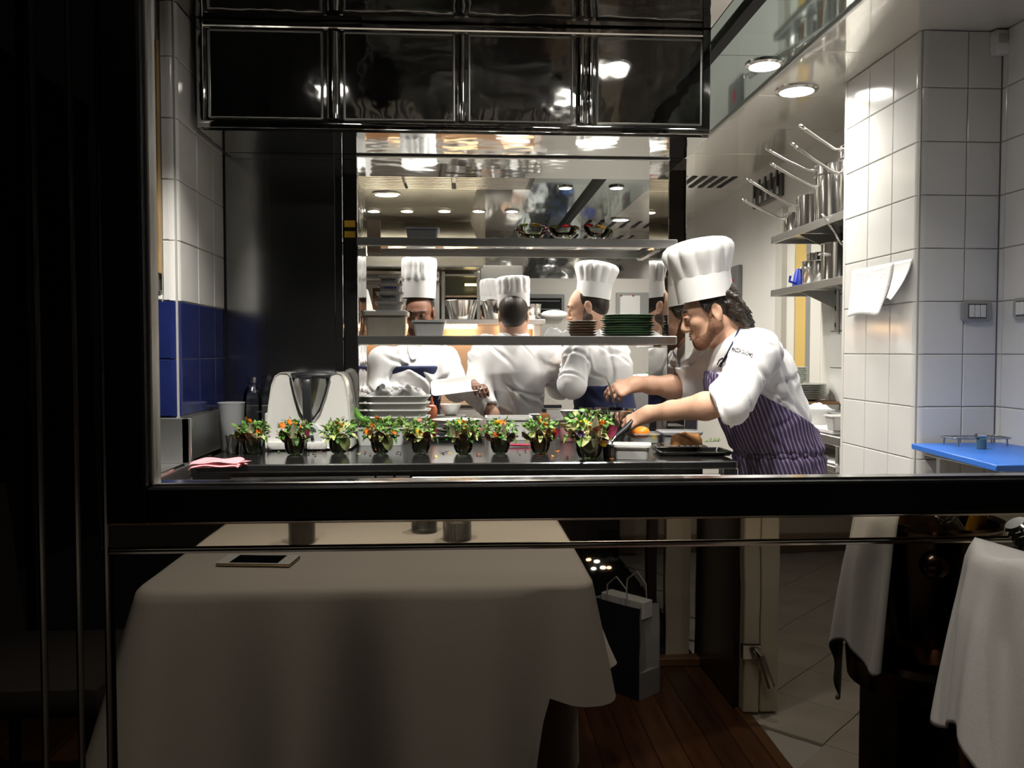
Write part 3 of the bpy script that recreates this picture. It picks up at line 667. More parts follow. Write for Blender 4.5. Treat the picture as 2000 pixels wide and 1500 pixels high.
# ================================================================== worktops
def rrect(w_, d_, r, z, n=4, cx=0, cy=0):
    r = min(r, w_ / 2 - 1e-4, d_ / 2 - 1e-4); pts = []
    for sx, sy, a0 in ((1, 1, 0), (-1, 1, 90), (-1, -1, 180), (1, -1, 270)):
        for k in range(n + 1):
            a = R(a0 + 90 * k / n); pts.append((cx + sx * (w_ / 2 - r) + r * math.cos(a), cy + sy * (d_ / 2 - r) + r * math.sin(a), z))
    return pts
def tub_geo(w_, d_, h, tap=.88, t=.003, r=.012, lip=.006, fill=None):
    g = G(); b = tap
    g.loft([rrect(w_ * b, d_ * b, r, 0), rrect(w_, d_, r, h - lip), rrect(w_ + .012, d_ + .012, r + .004, h - lip), rrect(w_ + .012, d_ + .012, r + .004, h),
            rrect(w_ - 2 * t, d_ - 2 * t, r, h), rrect(w_ * b - 2 * t, d_ * b - 2 * t, r, t)], (True, True)); return g
XC1 = at(1441, 903, Y=2.93).x
wt = empty('pass_worktop', (0, 3.6, 0), 'long dark polished steel worktop carrying the row of salads', 'worktop')
def cc(g, n, m, par=None, smooth=35, **t): return chl(g, n, m, par if par is not None else wt, smooth, **t)
cc(G().box((-.93, 2.93, CZ - .028), (XC1, 4.30, CZ), bev=.004), 'top', counter_m)
cc(G().box((-.93, 2.95, .10), (XC1 - .12, 4.28, CZ - .028)), 'carcass', mat('dark_carcass', (.10, .10, .10), .35, .8))
zf0 = at(900, 928, Y=2.94).z
for a, b in ((450, 731), (735, 768), (772, 800)):
    cc(G().box((at(a, 930, Y=2.94).x, 2.938, .35), (at(b, 930, Y=2.94).x, 2.95, zf0), bev=.002), 'front_panel', steel_dull)
cc(G().box((at(804, 930, Y=2.94).x, 2.936, zf0 - .035), (at(1408, 930, Y=2.94).x, 2.95, zf0 - .004), bev=.003), 'drawer_front', steel)
cc(G().box((at(804, 930, Y=2.94).x, 2.93, .40), (at(1408, 930, Y=2.94).x, 2.95, zf0 - .04), bev=.003), 'drawer_front', steel_shiny)
cc(G().box((at(1413, 930, Y=2.94).x, 2.945, 0.0), (at(1443, 930, Y=2.94).x, 3.0, CZ - .028), bev=.003), 'leg', steel_shiny)
cc(G().box((at(1413, 930, Y=2.94).x, 4.2, 0.0), (at(1443, 930, Y=2.94).x, 4.25, CZ - .028), bev=.003), 'leg', steel_shiny)
cc(G().box((-.92, 2.96, 0), (.6, 4.26, .10)), 'plinth', black_gap)
# left steel worktop with sink edge, running toward the window
lw_ = empty('sink_worktop', (-1.3, 2.4, 0), 'brushed steel sink unit in the corner under the blue tiles', 'sink')
cc(G().box((-1.65, 1.6, CZ - .05), (-.935, 2.99, CZ), bev=.006), 'top', steel, lw_)
cc(G().box((-1.63, 1.62, .0), (-.95, 2.97, CZ - .05)), 'carcass', steel_dull, lw_)
cc(G().box((-1.6, 2.972, CZ), (at(375, 850, Y=2.98).x, 2.996, 1.058), bev=.003), 'backsplash', steel, lw_)
cc(G().box((at(376, 850, Y=2.98).x - .008, 2.972, CZ), (XL + .012, 2.996, 1.058), bev=.003), 'backsplash', steel, lw_)
cc(G().box((XL, 2.998, CZ), (XL + .012, YC - .014, 1.056), bev=.003), 'backsplash', steel, lw_)
sk = G(); sk.loft([rrect(.5, .7, .05, CZ + .0015, 4, -1.26, 2.35), rrect(.47, .67, .04, CZ - .02, 4, -1.26, 2.35), rrect(.42, .6, .04, CZ - .045, 4, -1.26, 2.35)], (False, True)); cc(sk, 'bowl', steel_shiny, lw_)
cc(G().tube([(-.945, 1.6, CZ + .003), (-.945, 2.9, CZ + .003)], .006, 8), 'rolled_edge', steel_shiny, lw_)
# ---- glass-and-steel shelves over the pass
def pass_shelf(zt, z0, y0, y1, label):
    e = empty('pass_shelf', (0, y0, z0), label, 'shelf')
    cc(G().box((XJ1 + .001, y0, z0), (XP0 + .035, y0 + .012, zt), bev=.003), 'front_edge', steel, e)
    cc(G().box((XJ1 + .001, y0 + .012, z0 + (zt - z0) * .55), (XP0 + .03, y1, z0 + (zt - z0) * .8)), 'plate', mirror, e)
    cc(G().box((XJ1 + .001, y1 - .012, z0), (XP0 + .03, y1, zt - .002), bev=.003), 'rear_edge', steel, e)
    cc(G().box((XP0 - .06, y0 + .02, z0 - .012), (XP0 - .03, y1 - .02, z0 + .012), bev=.003), 'bracket', steel_shiny, e)
    return e
ZS1 = at(1000, 465, Y=3.52).z; ZS0 = at(1000, 656, Y=3.52).z
pass_shelf(ZS1, at(1000, 482, Y=3.52).z, 3.52, 3.92, 'upper steel shelf over the pass, under the coloured glass bowls')
pass_shelf(ZS0, at(1000, 673, Y=3.52).z, 3.52, 3.92, 'lower steel shelf over the pass, carrying plates and plastic tubs')

# ================================================================== the nine salads
leaf_ms = [mat('leaf_dark_green', (.09, .22, .04), .45, noise=.4, nscale=30), mat('leaf_green', (.18, .38, .07), .45, noise=.3, nscale=30), mat('leaf_pale', (.46, .52, .20), .45, noise=.2, nscale=30), mat('leaf_olive', (.20, .21, .07), .5, noise=.3, nscale=30)]
orange_m = mat('orange_petal', (.85, .20, .01), .5, noise=.2, nscale=60); yellow_m = mat('yellow_petal', (.85, .55, .03), .5); violet_m = mat('violet_petal', (.10, .04, .16), .5); purple_m = mat('radicchio_leaf', (.25, .03, .07), .4, noise=.4, nscale=40); brown_m = mat('brown_leaf', (.45, .20, .11), .45, noise=.4, nscale=40); endive_m = mat('endive_leaf', (.55, .55, .36), .4, noise=.25, nscale=25, stretch=(8, 8, 1))
fill_m = mat('salad_filling', (.38, .34, .13), .5, col2=(.50, .34, .18), nscale=70)
bowl_glass = thin_glass('tinted_bowl_glass', tint=(.80, .84, .76), refl=.07)
def leaf_quad(g, M, L, W, bend, cup=.25):
    def f(u, v):
        s = math.sin(math.pi * min(1, max(0.04, u)) ** .8); x = (v - .5) * W * s
        return (L * u * math.cos(bend * u), x, L * u * math.sin(bend * u) + cup * abs(x))
    g.grid(f, 4, 2, M)
def rot_to(d, roll=0.0):
    d = Vector(d).normalized(); q = Vector((1, 0, 0)).rotation_difference(d)
    return (q.to_matrix() @ Matrix.Rotation(roll, 3, 'X')).to_4x4()
bowl_me = G().lathe([(.018, .0), (.026, .004), (.034, .022), (.0365, .045), (.037, .058), (.066, .0605), (.066, .0625), (.035, .0605), (.0345, .045), (.032, .023), (.024, .006), (.001, .004)], 36, cap=(True, False)).mesh('bowl', bowl_glass, 40)
rim_me = G().lathe([(.0365, .0605), (.0668, .0632), (.0672, .0622), (.0668, .0606)], 36, cap=(False, False)).mesh('rim', thin_glass('rim_glass', tint=(.55, .58, .52), refl=.12), 60)
fill_me = G().lathe([(.001, .0065), (.023, .0075), (.031, .024), (.0335, .045), (.034, .060), (.022, .072), (.001, .076)], 20, cap=(False, False), wob=lambda a, q: 1 - .03 * (math.sin(5 * a + q) ** 2)).mesh('filling', fill_m, 60)
petal_geo = {}
def flower_mesh(m, n=7, r=.012):
    key = (m.name, n)
    if key not in petal_geo:
        g = G()
        for k in range(n): leaf_quad(g, Matrix.Rotation(2 * math.pi * k / n, 4, 'Z'), r, r * .75, .5)
        g.ball((0, 0, .001), (.003, .003, .002), 6); petal_geo[key] = g.mesh('flower', m, 60, recalc=False)
    return petal_geo[key]
def single_leaf(name, m, L, W, bend, parent, loc, d, roll=0):
    g = G()
    def f(u, v):
        s = math.sin(math.pi * (.06 + .9 * u)) ** .7; x = (v - .5) * W * s
        return (L * u * math.cos(bend * u), x, L * u * math.sin(bend * u) + 1.2 * x * x / W)
    g.grid(f, 8, 4); o = g.build(name, m, parent, 60, recalc=False)
    o.matrix_local = Matrix.Translation(loc) @ rot_to(d, roll); return o
salads = [ # px, base py, scale, (flowers: dx, h, mat), label
    (493, 886, .95, [(-.012, .135, orange_m), (.0, .128, orange_m), (.032, .092, orange_m)], ['brown', 'endive'], 'leftmost salad in a glass bowl, orange flowers and endive, by the steel cup'),
    (576, 888, 1.0, [(-.012, .12, orange_m), (.012, .112, yellow_m), (.026, .105, orange_m), (-.035, .11, orange_m)], ['endive', 'radicchio', 'brown'], 'salad in a glass bowl before the mixer with a tall endive leaf and red leaf'),
    (662, 886, .97, [(-.004, .12, orange_m), (.01, .112, orange_m), (.002, .10, orange_m)], ['pale', 'pale'], 'salad in a glass bowl before the right side of the mixer, pale green leaves hanging'),
    (744, 886, 1.0, [(-.01, .135, orange_m), (-.045, .085, orange_m), (.045, .08, orange_m), (-.03, .105, orange_m)], ['brown', 'pale'], 'salad in a glass bowl with brownish leaves, before the white tub of greens'),
    (822, 886, .98, [(-.006, .085, yellow_m), (.01, .065, yellow_m), (-.002, .13, brown_m)], ['brown', 'radicchio'], 'salad in a glass bowl with one yellow flower, before the stacked white trays'),
    (905, 886, 1.0, [(.0, .12, orange_m), (.004, .108, orange_m), (.002, .095, orange_m), (-.018, .12, yellow_m), (-.004, .075, orange_m)], ['endive_side', 'brown'], 'salad in a glass bowl with a vertical line of orange petals'),
    (977, 886, .98, [(-.012, .12, yellow_m), (.006, .118, orange_m), (-.022, .075, orange_m)], ['endive', 'brown'], 'salad in a glass bowl with a central endive leaf, before the white plastic box'),
    (1055, 886, 1.0, [(-.006, .125, orange_m), (.012, .11, orange_m), (.04, .085, orange_m)], ['radicchio', 'brown'], 'salad in a glass bowl with purple radicchio on its right, before the pepper mill'),
    (1150, 897, 1.28, [(-.02, .10, yellow_m), (.03, .10, orange_m), (-.002, .09, orange_m), (.012, .105, orange_m), (.006, .088, violet_m), (-.028, .072, violet_m), (.03, .045, yellow_m)], ['endive', 'radicchio', 'brown'], 'largest salad in a glass bowl, nearest the edge, before the steel bowl')]
for si, (px, py, sc, fls, big, lab) in enumerate(salads):
    rn = random.Random(40 + si); p = at(px, py, Z=CZ)
    e = empty('salad_bowl', (p.x, p.y, CZ + .001), lab, 'salad', 'salads on the worktop'); e.scale = (sc * 1.07,) * 3
    obj('bowl', bowl_me, e); obj('rim', rim_me, e); obj('filling', fill_me, e)
    for mi in range(4):
        g = G()
        for k in range((44, 60, 20, 18)[mi]):
            a = rn.uniform(0, 6.283); rr = .057 * math.sqrt(rn.random()); z = .062 + (.072 - rr * .55) * rn.random() ** .7
            d = (math.cos(a) * .8, math.sin(a) * .8, rn.uniform(-.35, .9))
            leaf_quad(g, Matrix.Translation((rr * math.cos(a), rr * math.sin(a), z)) @ rot_to(d, rn.uniform(-1, 1)), rn.uniform(.012, .026), rn.uniform(.008, .014), rn.uniform(-1.2, 1.2))
        if mi == 0:
            for k in range(14):
                a = rn.uniform(0, 6.283); z = .075 + .05 * rn.random(); r2 = rn.uniform(.03, .062)
                g.tube([(0, 0, z - .03), (r2 * .6 * math.cos(a), r2 * .6 * math.sin(a), z), (r2 * math.cos(a), r2 * math.sin(a), z + rn.uniform(-.03, .012))], .0009, 4, cap=False)
        g.build('greens', leaf_ms[mi], e, 60, recalc=False, kind='stuff')
    for dx, h, m in fls:
        o = obj('flower', flower_mesh(m), e, (dx, -.038 - .004 * rn.random(), h * .94), (R(rn.uniform(40, 75)), R(rn.uniform(-30, 30)), rn.uniform(0, 3)))
        o.scale = (rn.uniform(1.0, 1.45),) * 3
    for q, b in enumerate(big):
        a = rn.uniform(-2.2, -.9)
        if b == 'endive': single_leaf('endive_leaf', endive_m, .085, .022, .12, e, (.008, -.043, .035), (0.02, -.12, 1), R(90))
        elif b == 'endive_side': single_leaf('endive_leaf', endive_m, .08, .02, .2, e, (-.030, -.036, .035), (-.15, -.1, 1), R(90))
        elif b == 'radicchio': single_leaf('radicchio_leaf', purple_m, .06, .045, .5, e, (.03, -.03, .05), (.9, -.3, .35), R(40))
        elif b == 'brown':
            for k in range(3): single_leaf('brown_leaf', brown_m, rn.uniform(.045, .06), .03, .3, e, (-.03 + .028 * k, -.034, .045), (rn.uniform(-.5, .5), -.25, .8), R(80 + rn.uniform(-30, 30)))
        elif b == 'pale': single_leaf('pale_leaf', leaf_ms[2], .065, .04, -.5, e, (-.005 + .02 * q, -.035, .075), (.35, -.3, -.75 if q else .5), R(60))
    for k in range(5):
        a = rn.uniform(3.3, 6.1); single_leaf('hanging_leaf', leaf_ms[rn.randrange(3)], rn.uniform(.028, .045), .018, -.7, e, (.04 * math.cos(a), .04 * math.sin(a), .068), (math.cos(a), math.sin(a), rn.uniform(-.2, .4)), rn.uniform(-.6, .6))
# fallen petals and bits on the worktop
rn = random.Random(11)
bits = [(714, 884, orange_m), (722, 888, orange_m), (775, 885, orange_m), (783, 886, brown_m), (616, 889, leaf_ms[1]), (601, 887, leaf_ms[0]), (626, 884, purple_m), (612, 885, leaf_ms[1]), (862, 884, yellow_m), (866, 886, violet_m), (874, 884, violet_m), (852, 893, yellow_m), (880, 887, yellow_m), (932, 889, orange_m), (938, 890, yellow_m), (1012, 882, violet_m), (1026, 882, violet_m), (1015, 887, leaf_ms[2]), (1048, 891, orange_m), (1057, 891, orange_m), (1090, 883, orange_m), (1081, 893, orange_m), (1107, 894, orange_m), (1196, 898, orange_m), (702, 888, leaf_ms[2]), (836, 887, leaf_ms[2]), (545, 884, leaf_ms[0]), (1068, 879, orange_m)]
pm = {}
words = {'orange_petal': 'orange flower petal', 'yellow_petal': 'yellow flower petal', 'violet_petal': 'dark violet petal', 'radicchio_leaf': 'purple leaf scrap', 'brown_leaf': 'brownish leaf scrap', 'leaf_green': 'green leaf scrap', 'leaf_dark_green': 'dark green leaf scrap', 'leaf_pale': 'pale green leaf scrap'}
for a, b, m in bits:
    if m.name not in pm:
        g = G()
        leaf_quad(g, xf((-.006, 0, .001)), .014, .009, .4); leaf_quad(g, xf((0, .003, .001), 1.9), .012, .008, .5); pm[m.name] = g.mesh('fallen_petal', m, 60, recalc=False)
    q = at(a, b, Z=CZ)
    obj('fallen_petal', pm[m.name], None, (q.x, q.y, CZ + .0005), (0, 0, rn.uniform(0, 6)), label='small %s fallen on the dark worktop between the salads' % words[m.name], cat='petal', group='%ss fallen on the worktop' % words[m.name])

# ================================================================== things on the worktop, left
def standing(name, px, py, label, cat, Z=CZ, rz=0, group=None, Y=None):
    p = at(px, py, Z=Z) if Y is None else at(px, py, Y=Y)
    return empty(name, (p.x, p.y, (Z if Y is None else p.z) + .0008), label, cat, group, rz)
# pink folded cloth
pk = standing('folded_cloth', 422, 910, 'pink folded dishcloth on the left corner of the worktop', 'cloth', rz=R(4))
pink = mat('pink_cloth', (.90, .32, .36), .9, bump=.6, bscale=160, bdist=.003, noise=.12, nscale=120)
def cloth_layer(z0, w_, d_, th, sh):
    g = G()
    def top(u, v): x, y = (u - .5) * w_, (v - .5) * d_; return (x + sh * v, y, z0 + th + .003 * math.sin(x * 60 + z0 * 900) * math.sin(y * 50) - th * .9 * (abs(2 * v - 1) ** 8 + abs(2 * u - 1) ** 10) / 1.2)
    def bot(u, v): x, y = (u - .5) * w_, (v - .5) * d_; return (x + sh * v, y, z0)
    g.grid(top, 22, 14); g.grid(bot, 22, 14); return g
cloth_layer(0, .16, .085, .012, .02).build('lower_fold', pink, pk, 80); cloth_layer(.0115, .155, .08, .012, .015).build('upper_fold', pink, pk, 80)
g = G().add([(.07, -.03, .012), (.12, -.01, .016), (.085, .03, .013), (.09, .0, .008)], [(0, 1, 3), (1, 2, 3), (0, 2, 1)]); g.build('loose_corner', pink, pk)
# translucent measuring beaker, steel cup, bottle
bk2 = standing('plastic_beaker', 453, 879, 'tall translucent plastic beaker beside the blue tiles', 'beaker')
G().lathe([(.040, 0), (.042, .003), (.050, .182), (.0525, .186), (.051, .188), (.0485, .186), (.0405, .006), (.001, .006)], 30, cap=(True, False)).build('wall', clear_plastic, bk2)
sc_ = standing('steel_cup', 458, 884, 'small conical steel cup in front of the translucent beaker', 'cup')
G().lathe([(.022, 0), (.024, .004), (.034, .066), (.036, .067), (.033, .066), (.022, .006), (.001, .006)], 24, cap=(True, False)).build('wall', steel_shiny, sc_)
bo = standing('plastic_bottle', 494, 875, 'clear round-shouldered plastic bottle with a silver cap', 'bottle')
G().lathe([(.034, 0), (.037, .006), (.037, .06), (.035, .075), (.037, .09), (.037, .19), (.034, .215), (.024, .238), (.014, .252), (.013, .268), (.001, .268)], 28, cap=(True, False)).build('body', thin_glass('bottle_plastic', tint=(.82, .86, .88), refl=.09), bo)
G().lathe([(.016, .262), (.0165, .284), (.001, .285)], 20, cap=(True, False)).build('cap', steel_shiny, bo)
# food mixer
mx = standing('food_mixer', 608, 875, 'white food mixer with steel jug and black lid at the back of the worktop', 'mixer')
s_ = mx.location.y / F_PX
shell = mat('white_mixer_shell', (.80, .79, .76), .18, coat=.3)
def mp(a, b): return ((a - 608) * s_, (875 - b) * s_)
outer = [(527, 872), (529, 835), (534, 790), (540, 752), (547, 734), (557, 728), (570, 729), (577, 736), (582, 758), (590, 788), (599, 812), (607, 820), (614, 820), (621, 812), (631, 792), (641, 766), (649, 742), (655, 731), (664, 728), (674, 731), (681, 745), (687, 780), (690, 820), (691, 872)]
pf = [mp(*q) for q in outer]
g = G()
def ringY(y, f): return [(x * f, y, z * (1 - (1 - f) * .3)) for x, z in pf]
g.loft([ringY(-.075, .96), ringY(-.082, .985), ringY(-.06, 1.0), ringY(.10, 1.0), ringY(.12, .97)]); body = g.build('shell', shell, mx, 40)
bv = body.modifiers.new('soft', 'BEVEL'); bv.width = .004; bv.segments = 2; bv.limit_method = 'ANGLE'; bv.angle_limit = R(50)
jug = mat('jug_steel', (.55, .54, .52), .22, 1.0)
G().lathe([(.001, .10), (.03, .10), (.045, .14), (.062, .20), (.074, .262), (.076, .283), (.001, .284)], 30, (0, .0, 0), cap=(False, False)).build('jug', jug, mx)
for sg, (a0, a1) in ((-1, (577, 603)), (1, (650, 618))):
    pts = [mp(a0, 738), mp(a0 + (a1 - a0) * .25, 768), mp(a0 + (a1 - a0) * .6, 800), mp(a1, 818)]
    G().tube([(x, -.086, z) for x, z in pts], .004, 6).build('seal_edge', dark_plastic, mx)
g = G(); g.loft([[(x * f, y * f + .005, z) for x, y in [(.098 * math.cos(t), .08 * math.sin(t)) for t in [k * 2 * math.pi / 28 for k in range(28)]]] for z, f in ((.279, .9), (.284, 1), (.294, 1), (.302, .72), (.305, .3))]); g.build('lid', dark_plastic, mx, 40)
G().box((-.02, -.098, .262), (.02, -.07, .292), bev=.005).build('lid_latch', dark_plastic, mx)
g = G(); g.loft([rrect(.034, .022, .008, z, 3, .003, -.100 + dy) for z, dy in ((.115, .012), (.16, -.0), (.22, -.006), (.262, -.004), (.278, .004))]); g.build('jug_handle', mat('handle_black', (.03, .032, .036), .3), mx, 50)
g = G(); pts = [(.052 * math.cos(t), .0, .062 + .05 * math.sin(t)) for t in [math.pi * k / 14 for k in range(15)]]
g.loft([[(x, -.090, z) for x, _, z in pts] + [(-.058, -.094, .03), (.058, -.094, .03)], [(x * 1.06, -.07, z) for x, _, z in pts] + [(-.06, -.07, .02), (.06, -.07, .02)]]); g.build('control_front', mat('pale_grey_panel', (.62, .63, .64), .25), mx, 40)
g = G(); pts = [(.036 * math.cos(t), -.0925, .074 + .022 * math.sin(t)) for t in [math.pi * k / 12 for k in range(13)]]; g.loft([pts, [(x, -.0905, z) for x, _, z in pts]]); g.build('display', mat('display_green_grey', (.07, .09, .08), .15), mx)
for a, b in ((-.155, -.02), (.0, .075)): G().box((a, -.10, .004), (b, -.07, .034), bev=.006).build('front_foot', shell, mx)
for q in range(3): G().lathe([(.007, 0), (.007, .004), (.001, .004)], 12, (.022 * q - .022, 0, 0), M=Matrix.Translation((0, -.096, .046)) @ Matrix.Rotation(R(90), 4, 'X')).build('button', dark_plastic, mx)
G().box((-.17, -.06, .03), (-.158, .06, .145), bev=.004).build('side_scale', white_plastic, mx)
# tub with greens and green pepper
tg = standing('greens_tub', 745, 868, 'white tub filled with loose salad greens behind the salads', 'tub')
tub_geo(.20, .12, .075).build('tub', mat('frosted_white', (.78, .80, .80), .3, trans=.2), tg)
for mi in range(3):
    g = G(); rn = random.Random(60 + mi)
    for k in range(60):
        leaf_quad(g, Matrix.Translation((rn.uniform(-.085, .1), rn.uniform(-.05, .05), .07 + .03 * rn.random())) @ rot_to((rn.uniform(-1, 1), rn.uniform(-1, 1), rn.uniform(-.3, .8)), rn.uniform(-1, 1)), rn.uniform(.02, .04), rn.uniform(.01, .018), rn.uniform(-1, 1))
    g.build('greens', leaf_ms[mi], tg, 60, recalc=False, kind='stuff')
gp = standing('green_pepper', 705, 852, 'long green pepper leaning on the tub of greens', 'pepper')
pts = [at(694, 797, Y=3.5), at(697, 806, Y=3.49), at(703, 815, Y=3.48), at(712, 820, Y=3.47), at(722, 822, Y=3.47)]
o = G().tube([p - gp.location for p in pts], [.006, .011, .013, .012, .006], 12).build('flesh', mat('pepper_green', (.10, .28, .03), .25), gp, 60)
G().tube([pts[0] - gp.location, pts[0] - gp.location + Vector((-.004, 0, .014))], .0025, 6).build('stem', leaf_ms[0], gp)
# ================================================================== things at the back of the pass (below the shelves)
tray_m = mat('white_tray', (.76, .76, .73), .3)
tray_me = G().loft([rrect(.262, .19, .03, .004), rrect(.275, .20, .032, .014), rrect(.30, .225, .035, .026), rrect(.305, .23, .036, .030), rrect(.298, .223, .034, .031), rrect(.268, .193, .03, .015), rrect(.255, .18, .03, .008)]).mesh('serving_tray', tray_m, 40)
pT = at(776, 852, Z=CZ)
for k in range(6):
    o = obj('serving_tray', tray_me, None, (pT.x + .003 * math.sin(k * 3), 3.86, CZ + .001 + k * .0315), label='white oblong plastic tray, %s of the stack behind the tub of greens' % ('lowest', 'second from the bottom', 'third from the bottom', 'fourth from the bottom', 'second from the top', 'topmost')[k], cat='tray', group='stacked white trays')
film = mat('cling_film', (.93, .93, .93), .35, trans=.25, ior=1.1)
def crumple(name, w_, d_, h, seed, m, label, cat, loc, n=22):
    rn = random.Random(seed); bl = [(rn.uniform(-w_ / 2, w_ / 2), rn.uniform(-d_ / 2, d_ / 2), rn.uniform(.3, 1), rn.uniform(.015, .05)) for _ in range(16)]
    def f(u, v):
        x, y = (u - .5) * w_, (v - .5) * d_; e = max(0, 1 - max(abs(2 * u - 1), abs(2 * v - 1)) ** 4)
        z = max(b[2] * math.exp(-((x - b[0]) ** 2 + (y - b[1]) ** 2) / (b[3] ** 2)) for b in bl) + .25 * abs(math.sin(x * 90 + y * 70))
        return (x, y, .001 + h * z * e)
    g = G().grid(f, n, n); g.grid(lambda u, v: ((u - .5) * w_, (v - .5) * d_, 0), 2, 2); o = g.build(name, m, None, 25, label=label, cat=cat); o.location = loc; return o
crumple('cling_film', .26, .18, .05, 3, film, 'crumpled cling film on top of the stacked white trays', 'film', (pT.x, 3.86, CZ + .1915))
# clear box under the trays already tray stack; oval plates
plate_me = G().lathe([(.001, .003), (.06, .0), (.075, .002), (.115, .012), (.118, .014), (.113, .0155), (.07, .006), (.001, .006)], 40, cap=(False, False)).mesh('plate', white_china, 40)
def plates(px, py, Y, z, n, sx, sy, lab, me=plate_me, dz=.011, grp=None, name='plate', jit=0.0):
    p = at(px, py, Y=Y); rn = random.Random(int(px))
    nm = ['lowest'] + ['number %d from the bottom' % (k + 1) for k in range(1, n - 1)] + ['topmost'] if n > 1 else ['']
    for k in range(n):
        obj(name, me, None, (p.x + rn.uniform(-jit, jit), Y + rn.uniform(-jit, jit), z + .001 + k * dz), (0, 0, rn.uniform(0, 6)), (sx, sy, 1), label=(lab % nm[k]) if '%s' in lab else lab, cat='plate', group=grp)
plates(893, 815, 4.06, CZ, 4, 1.05, .8, 'white oval plate beside the tray stack, %s of its pile', grp='oval plates by the trays', dz=.016)
wb2 = standing('plastic_box', 993, 840, 'white plastic box with rolled rim behind the salads', 'tub', Y=3.74); wb2.location.z = CZ + .001
tub_geo(.195, .14, .10, .94, lip=.012).build('tub', white_plastic, wb2)
dk_t = standing('black_tray', 905, 846, 'low black oven tray under the oval plates', 'tray', Y=3.92); dk_t.location = (at(850, 840, Y=3.72).x + .09, 3.72, CZ + .001)
tub_geo(.24, .16, .022, .95).build('tray', dark_plastic, dk_t)
# pepper mill, salt box, red pen-like stalk
pmn = standing('pepper_mill', 1063, 860, 'round copper-coloured pepper mill with a black knob', 'mill', Y=3.62); pmn.location.z = CZ + .001
G().lathe([(.022, 0), (.024, .02), (.016, .05), (.02, .075), (.026, .095), (.024, .115), (.012, .125), (.001, .126)], 22).build('body', mat('copper_wood', (.38, .16, .07), .35, noise=.3, nscale=40), pmn)
G().lathe([(.009, .124), (.011, .134), (.008, .142), (.001, .143)], 14).build('knob', dark_plastic, pmn)
jr = standing('jam_jar', 1107, 860, 'small jar of pink cream with a gold lid behind the salads', 'jar', Y=3.62); jr.location.z = CZ + .001
G().lathe([(.028, 0), (.03, .004), (.03, .06), (.027, .066)], 22).build('glass', mat('pink_cream', (.45, .22, .22), .2), jr); G().lathe([(.031, .064), (.031, .078), (.001, .079)], 22).build('lid', mat('gold_lid', (.45, .35, .15), .3, .8), jr)
rp = standing('radish_stalk', 1015, 860, 'dark red beet stalk lying between two salads', 'vegetable', Y=3.42); rp.location.z = CZ + .007
G().tube([(-.055, 0, 0), (-.02, .003, .001), (.03, 0, 0), (.055, -.004, .001)], [.004, .006, .006, .003], 10).build('stalk', mat('beet_red', (.42, .02, .06), .3), rp, 60)
G().tube([(.05, -.004, .001), (.062, -.006, .003)], [.003, .004], 8).build('tip', leaf_ms[1], rp, 60)
# big steel mixing bowl near the cook's hands
mb = standing('mixing_bowl', 1190, 868, 'large polished steel mixing bowl under the leaning cook\'s hands', 'bowl', Y=3.46); mb.location.z = CZ + .001
RB = (1243 - 1135) / 2 * 3.46 / F_PX; HB = at(1190, 800, Y=3.46).z - CZ
G().lathe([(RB * .55, 0), (RB * .68, .004), (RB * .88, HB * .35), (RB * .97, HB * .8), (RB, HB - .004), (RB + .005, HB), (RB, HB + .002), (RB * .95, HB * .8), (RB * .85, HB * .34), (RB * .6, .008), (.001, .007)], 40, cap=(True, False)).build('wall', steel_shiny, mb)
# white open container at the front right
wc2 = standing('plastic_container', 1238, 897, 'open translucent container of cream at the front edge of the worktop', 'tub', rz=R(-12)); wc2.location.y += .035
tub_geo(.125, .10, .052, .92, lip=.008).build('tub', mat('milky_plastic', (.80, .80, .78), .25, trans=.25, ior=1.2), wc2)
G().loft([rrect(.108, .085, .01, .006), rrect(.112, .088, .01, .036)]).build('cream', mat('cream_sauce', (.82, .76, .58), .35), wc2)
dg = standing('dark_glass', 1185, 896, 'small dark glass between the largest salad and the cream container', 'glass')
G().lathe([(.012, 0), (.014, .003), (.017, .05), (.0155, .05), (.011, .004), (.001, .004)], 18, cap=(True, False)).build('wall', mat('smoky_glass', (.05, .05, .06), .05, trans=.3), dg)
# orange in a plastic tub, deli tub with lid
ot = standing('fruit_tub', 1256, 880, 'clear tub holding a peeled orange', 'tub', Y=3.42); ot.location.z = CZ + .001
tub_geo(.12, .10, .055, .9).build('tub', clear_plastic, ot)
og = G().ball((0, 0, 0), (.034, .034, .026), 20).build('orange', mat('orange_peel', (.88, .26, .02), .4, bump=.2, bscale=120, bdist=.002), None, 60, label='bright orange fruit sitting in the clear tub', cat='fruit'); og.location = (ot.location.x - .006, 3.42, CZ + .056)
yt = standing('yellow_cap', 1277, 868, 'small yellow and green bottle cap piece beside the orange', 'cap', Y=3.40); yt.location.z = CZ + .001
G().lathe([(.010, 0), (.012, .03), (.001, .03)], 14).build('green_cup', mat('lime_green', (.35, .48, .06), .4), yt); G().lathe([(.012, .03), (.012, .05), (.001, .051)], 14).build('yellow_lid', mat('yellow_lid', (.8, .62, .08), .4), yt)
dt = standing('deli_tub', 1246, 830, 'round clear deli tub with a lid beneath the cook\'s forearms', 'tub', Y=3.62); dt.location.z = CZ + .001
G().lathe([(.048, 0), (.052, .12), (.058, .122), (.058, .130), (.001, .131)], 28).build('tub', clear_plastic, dt)
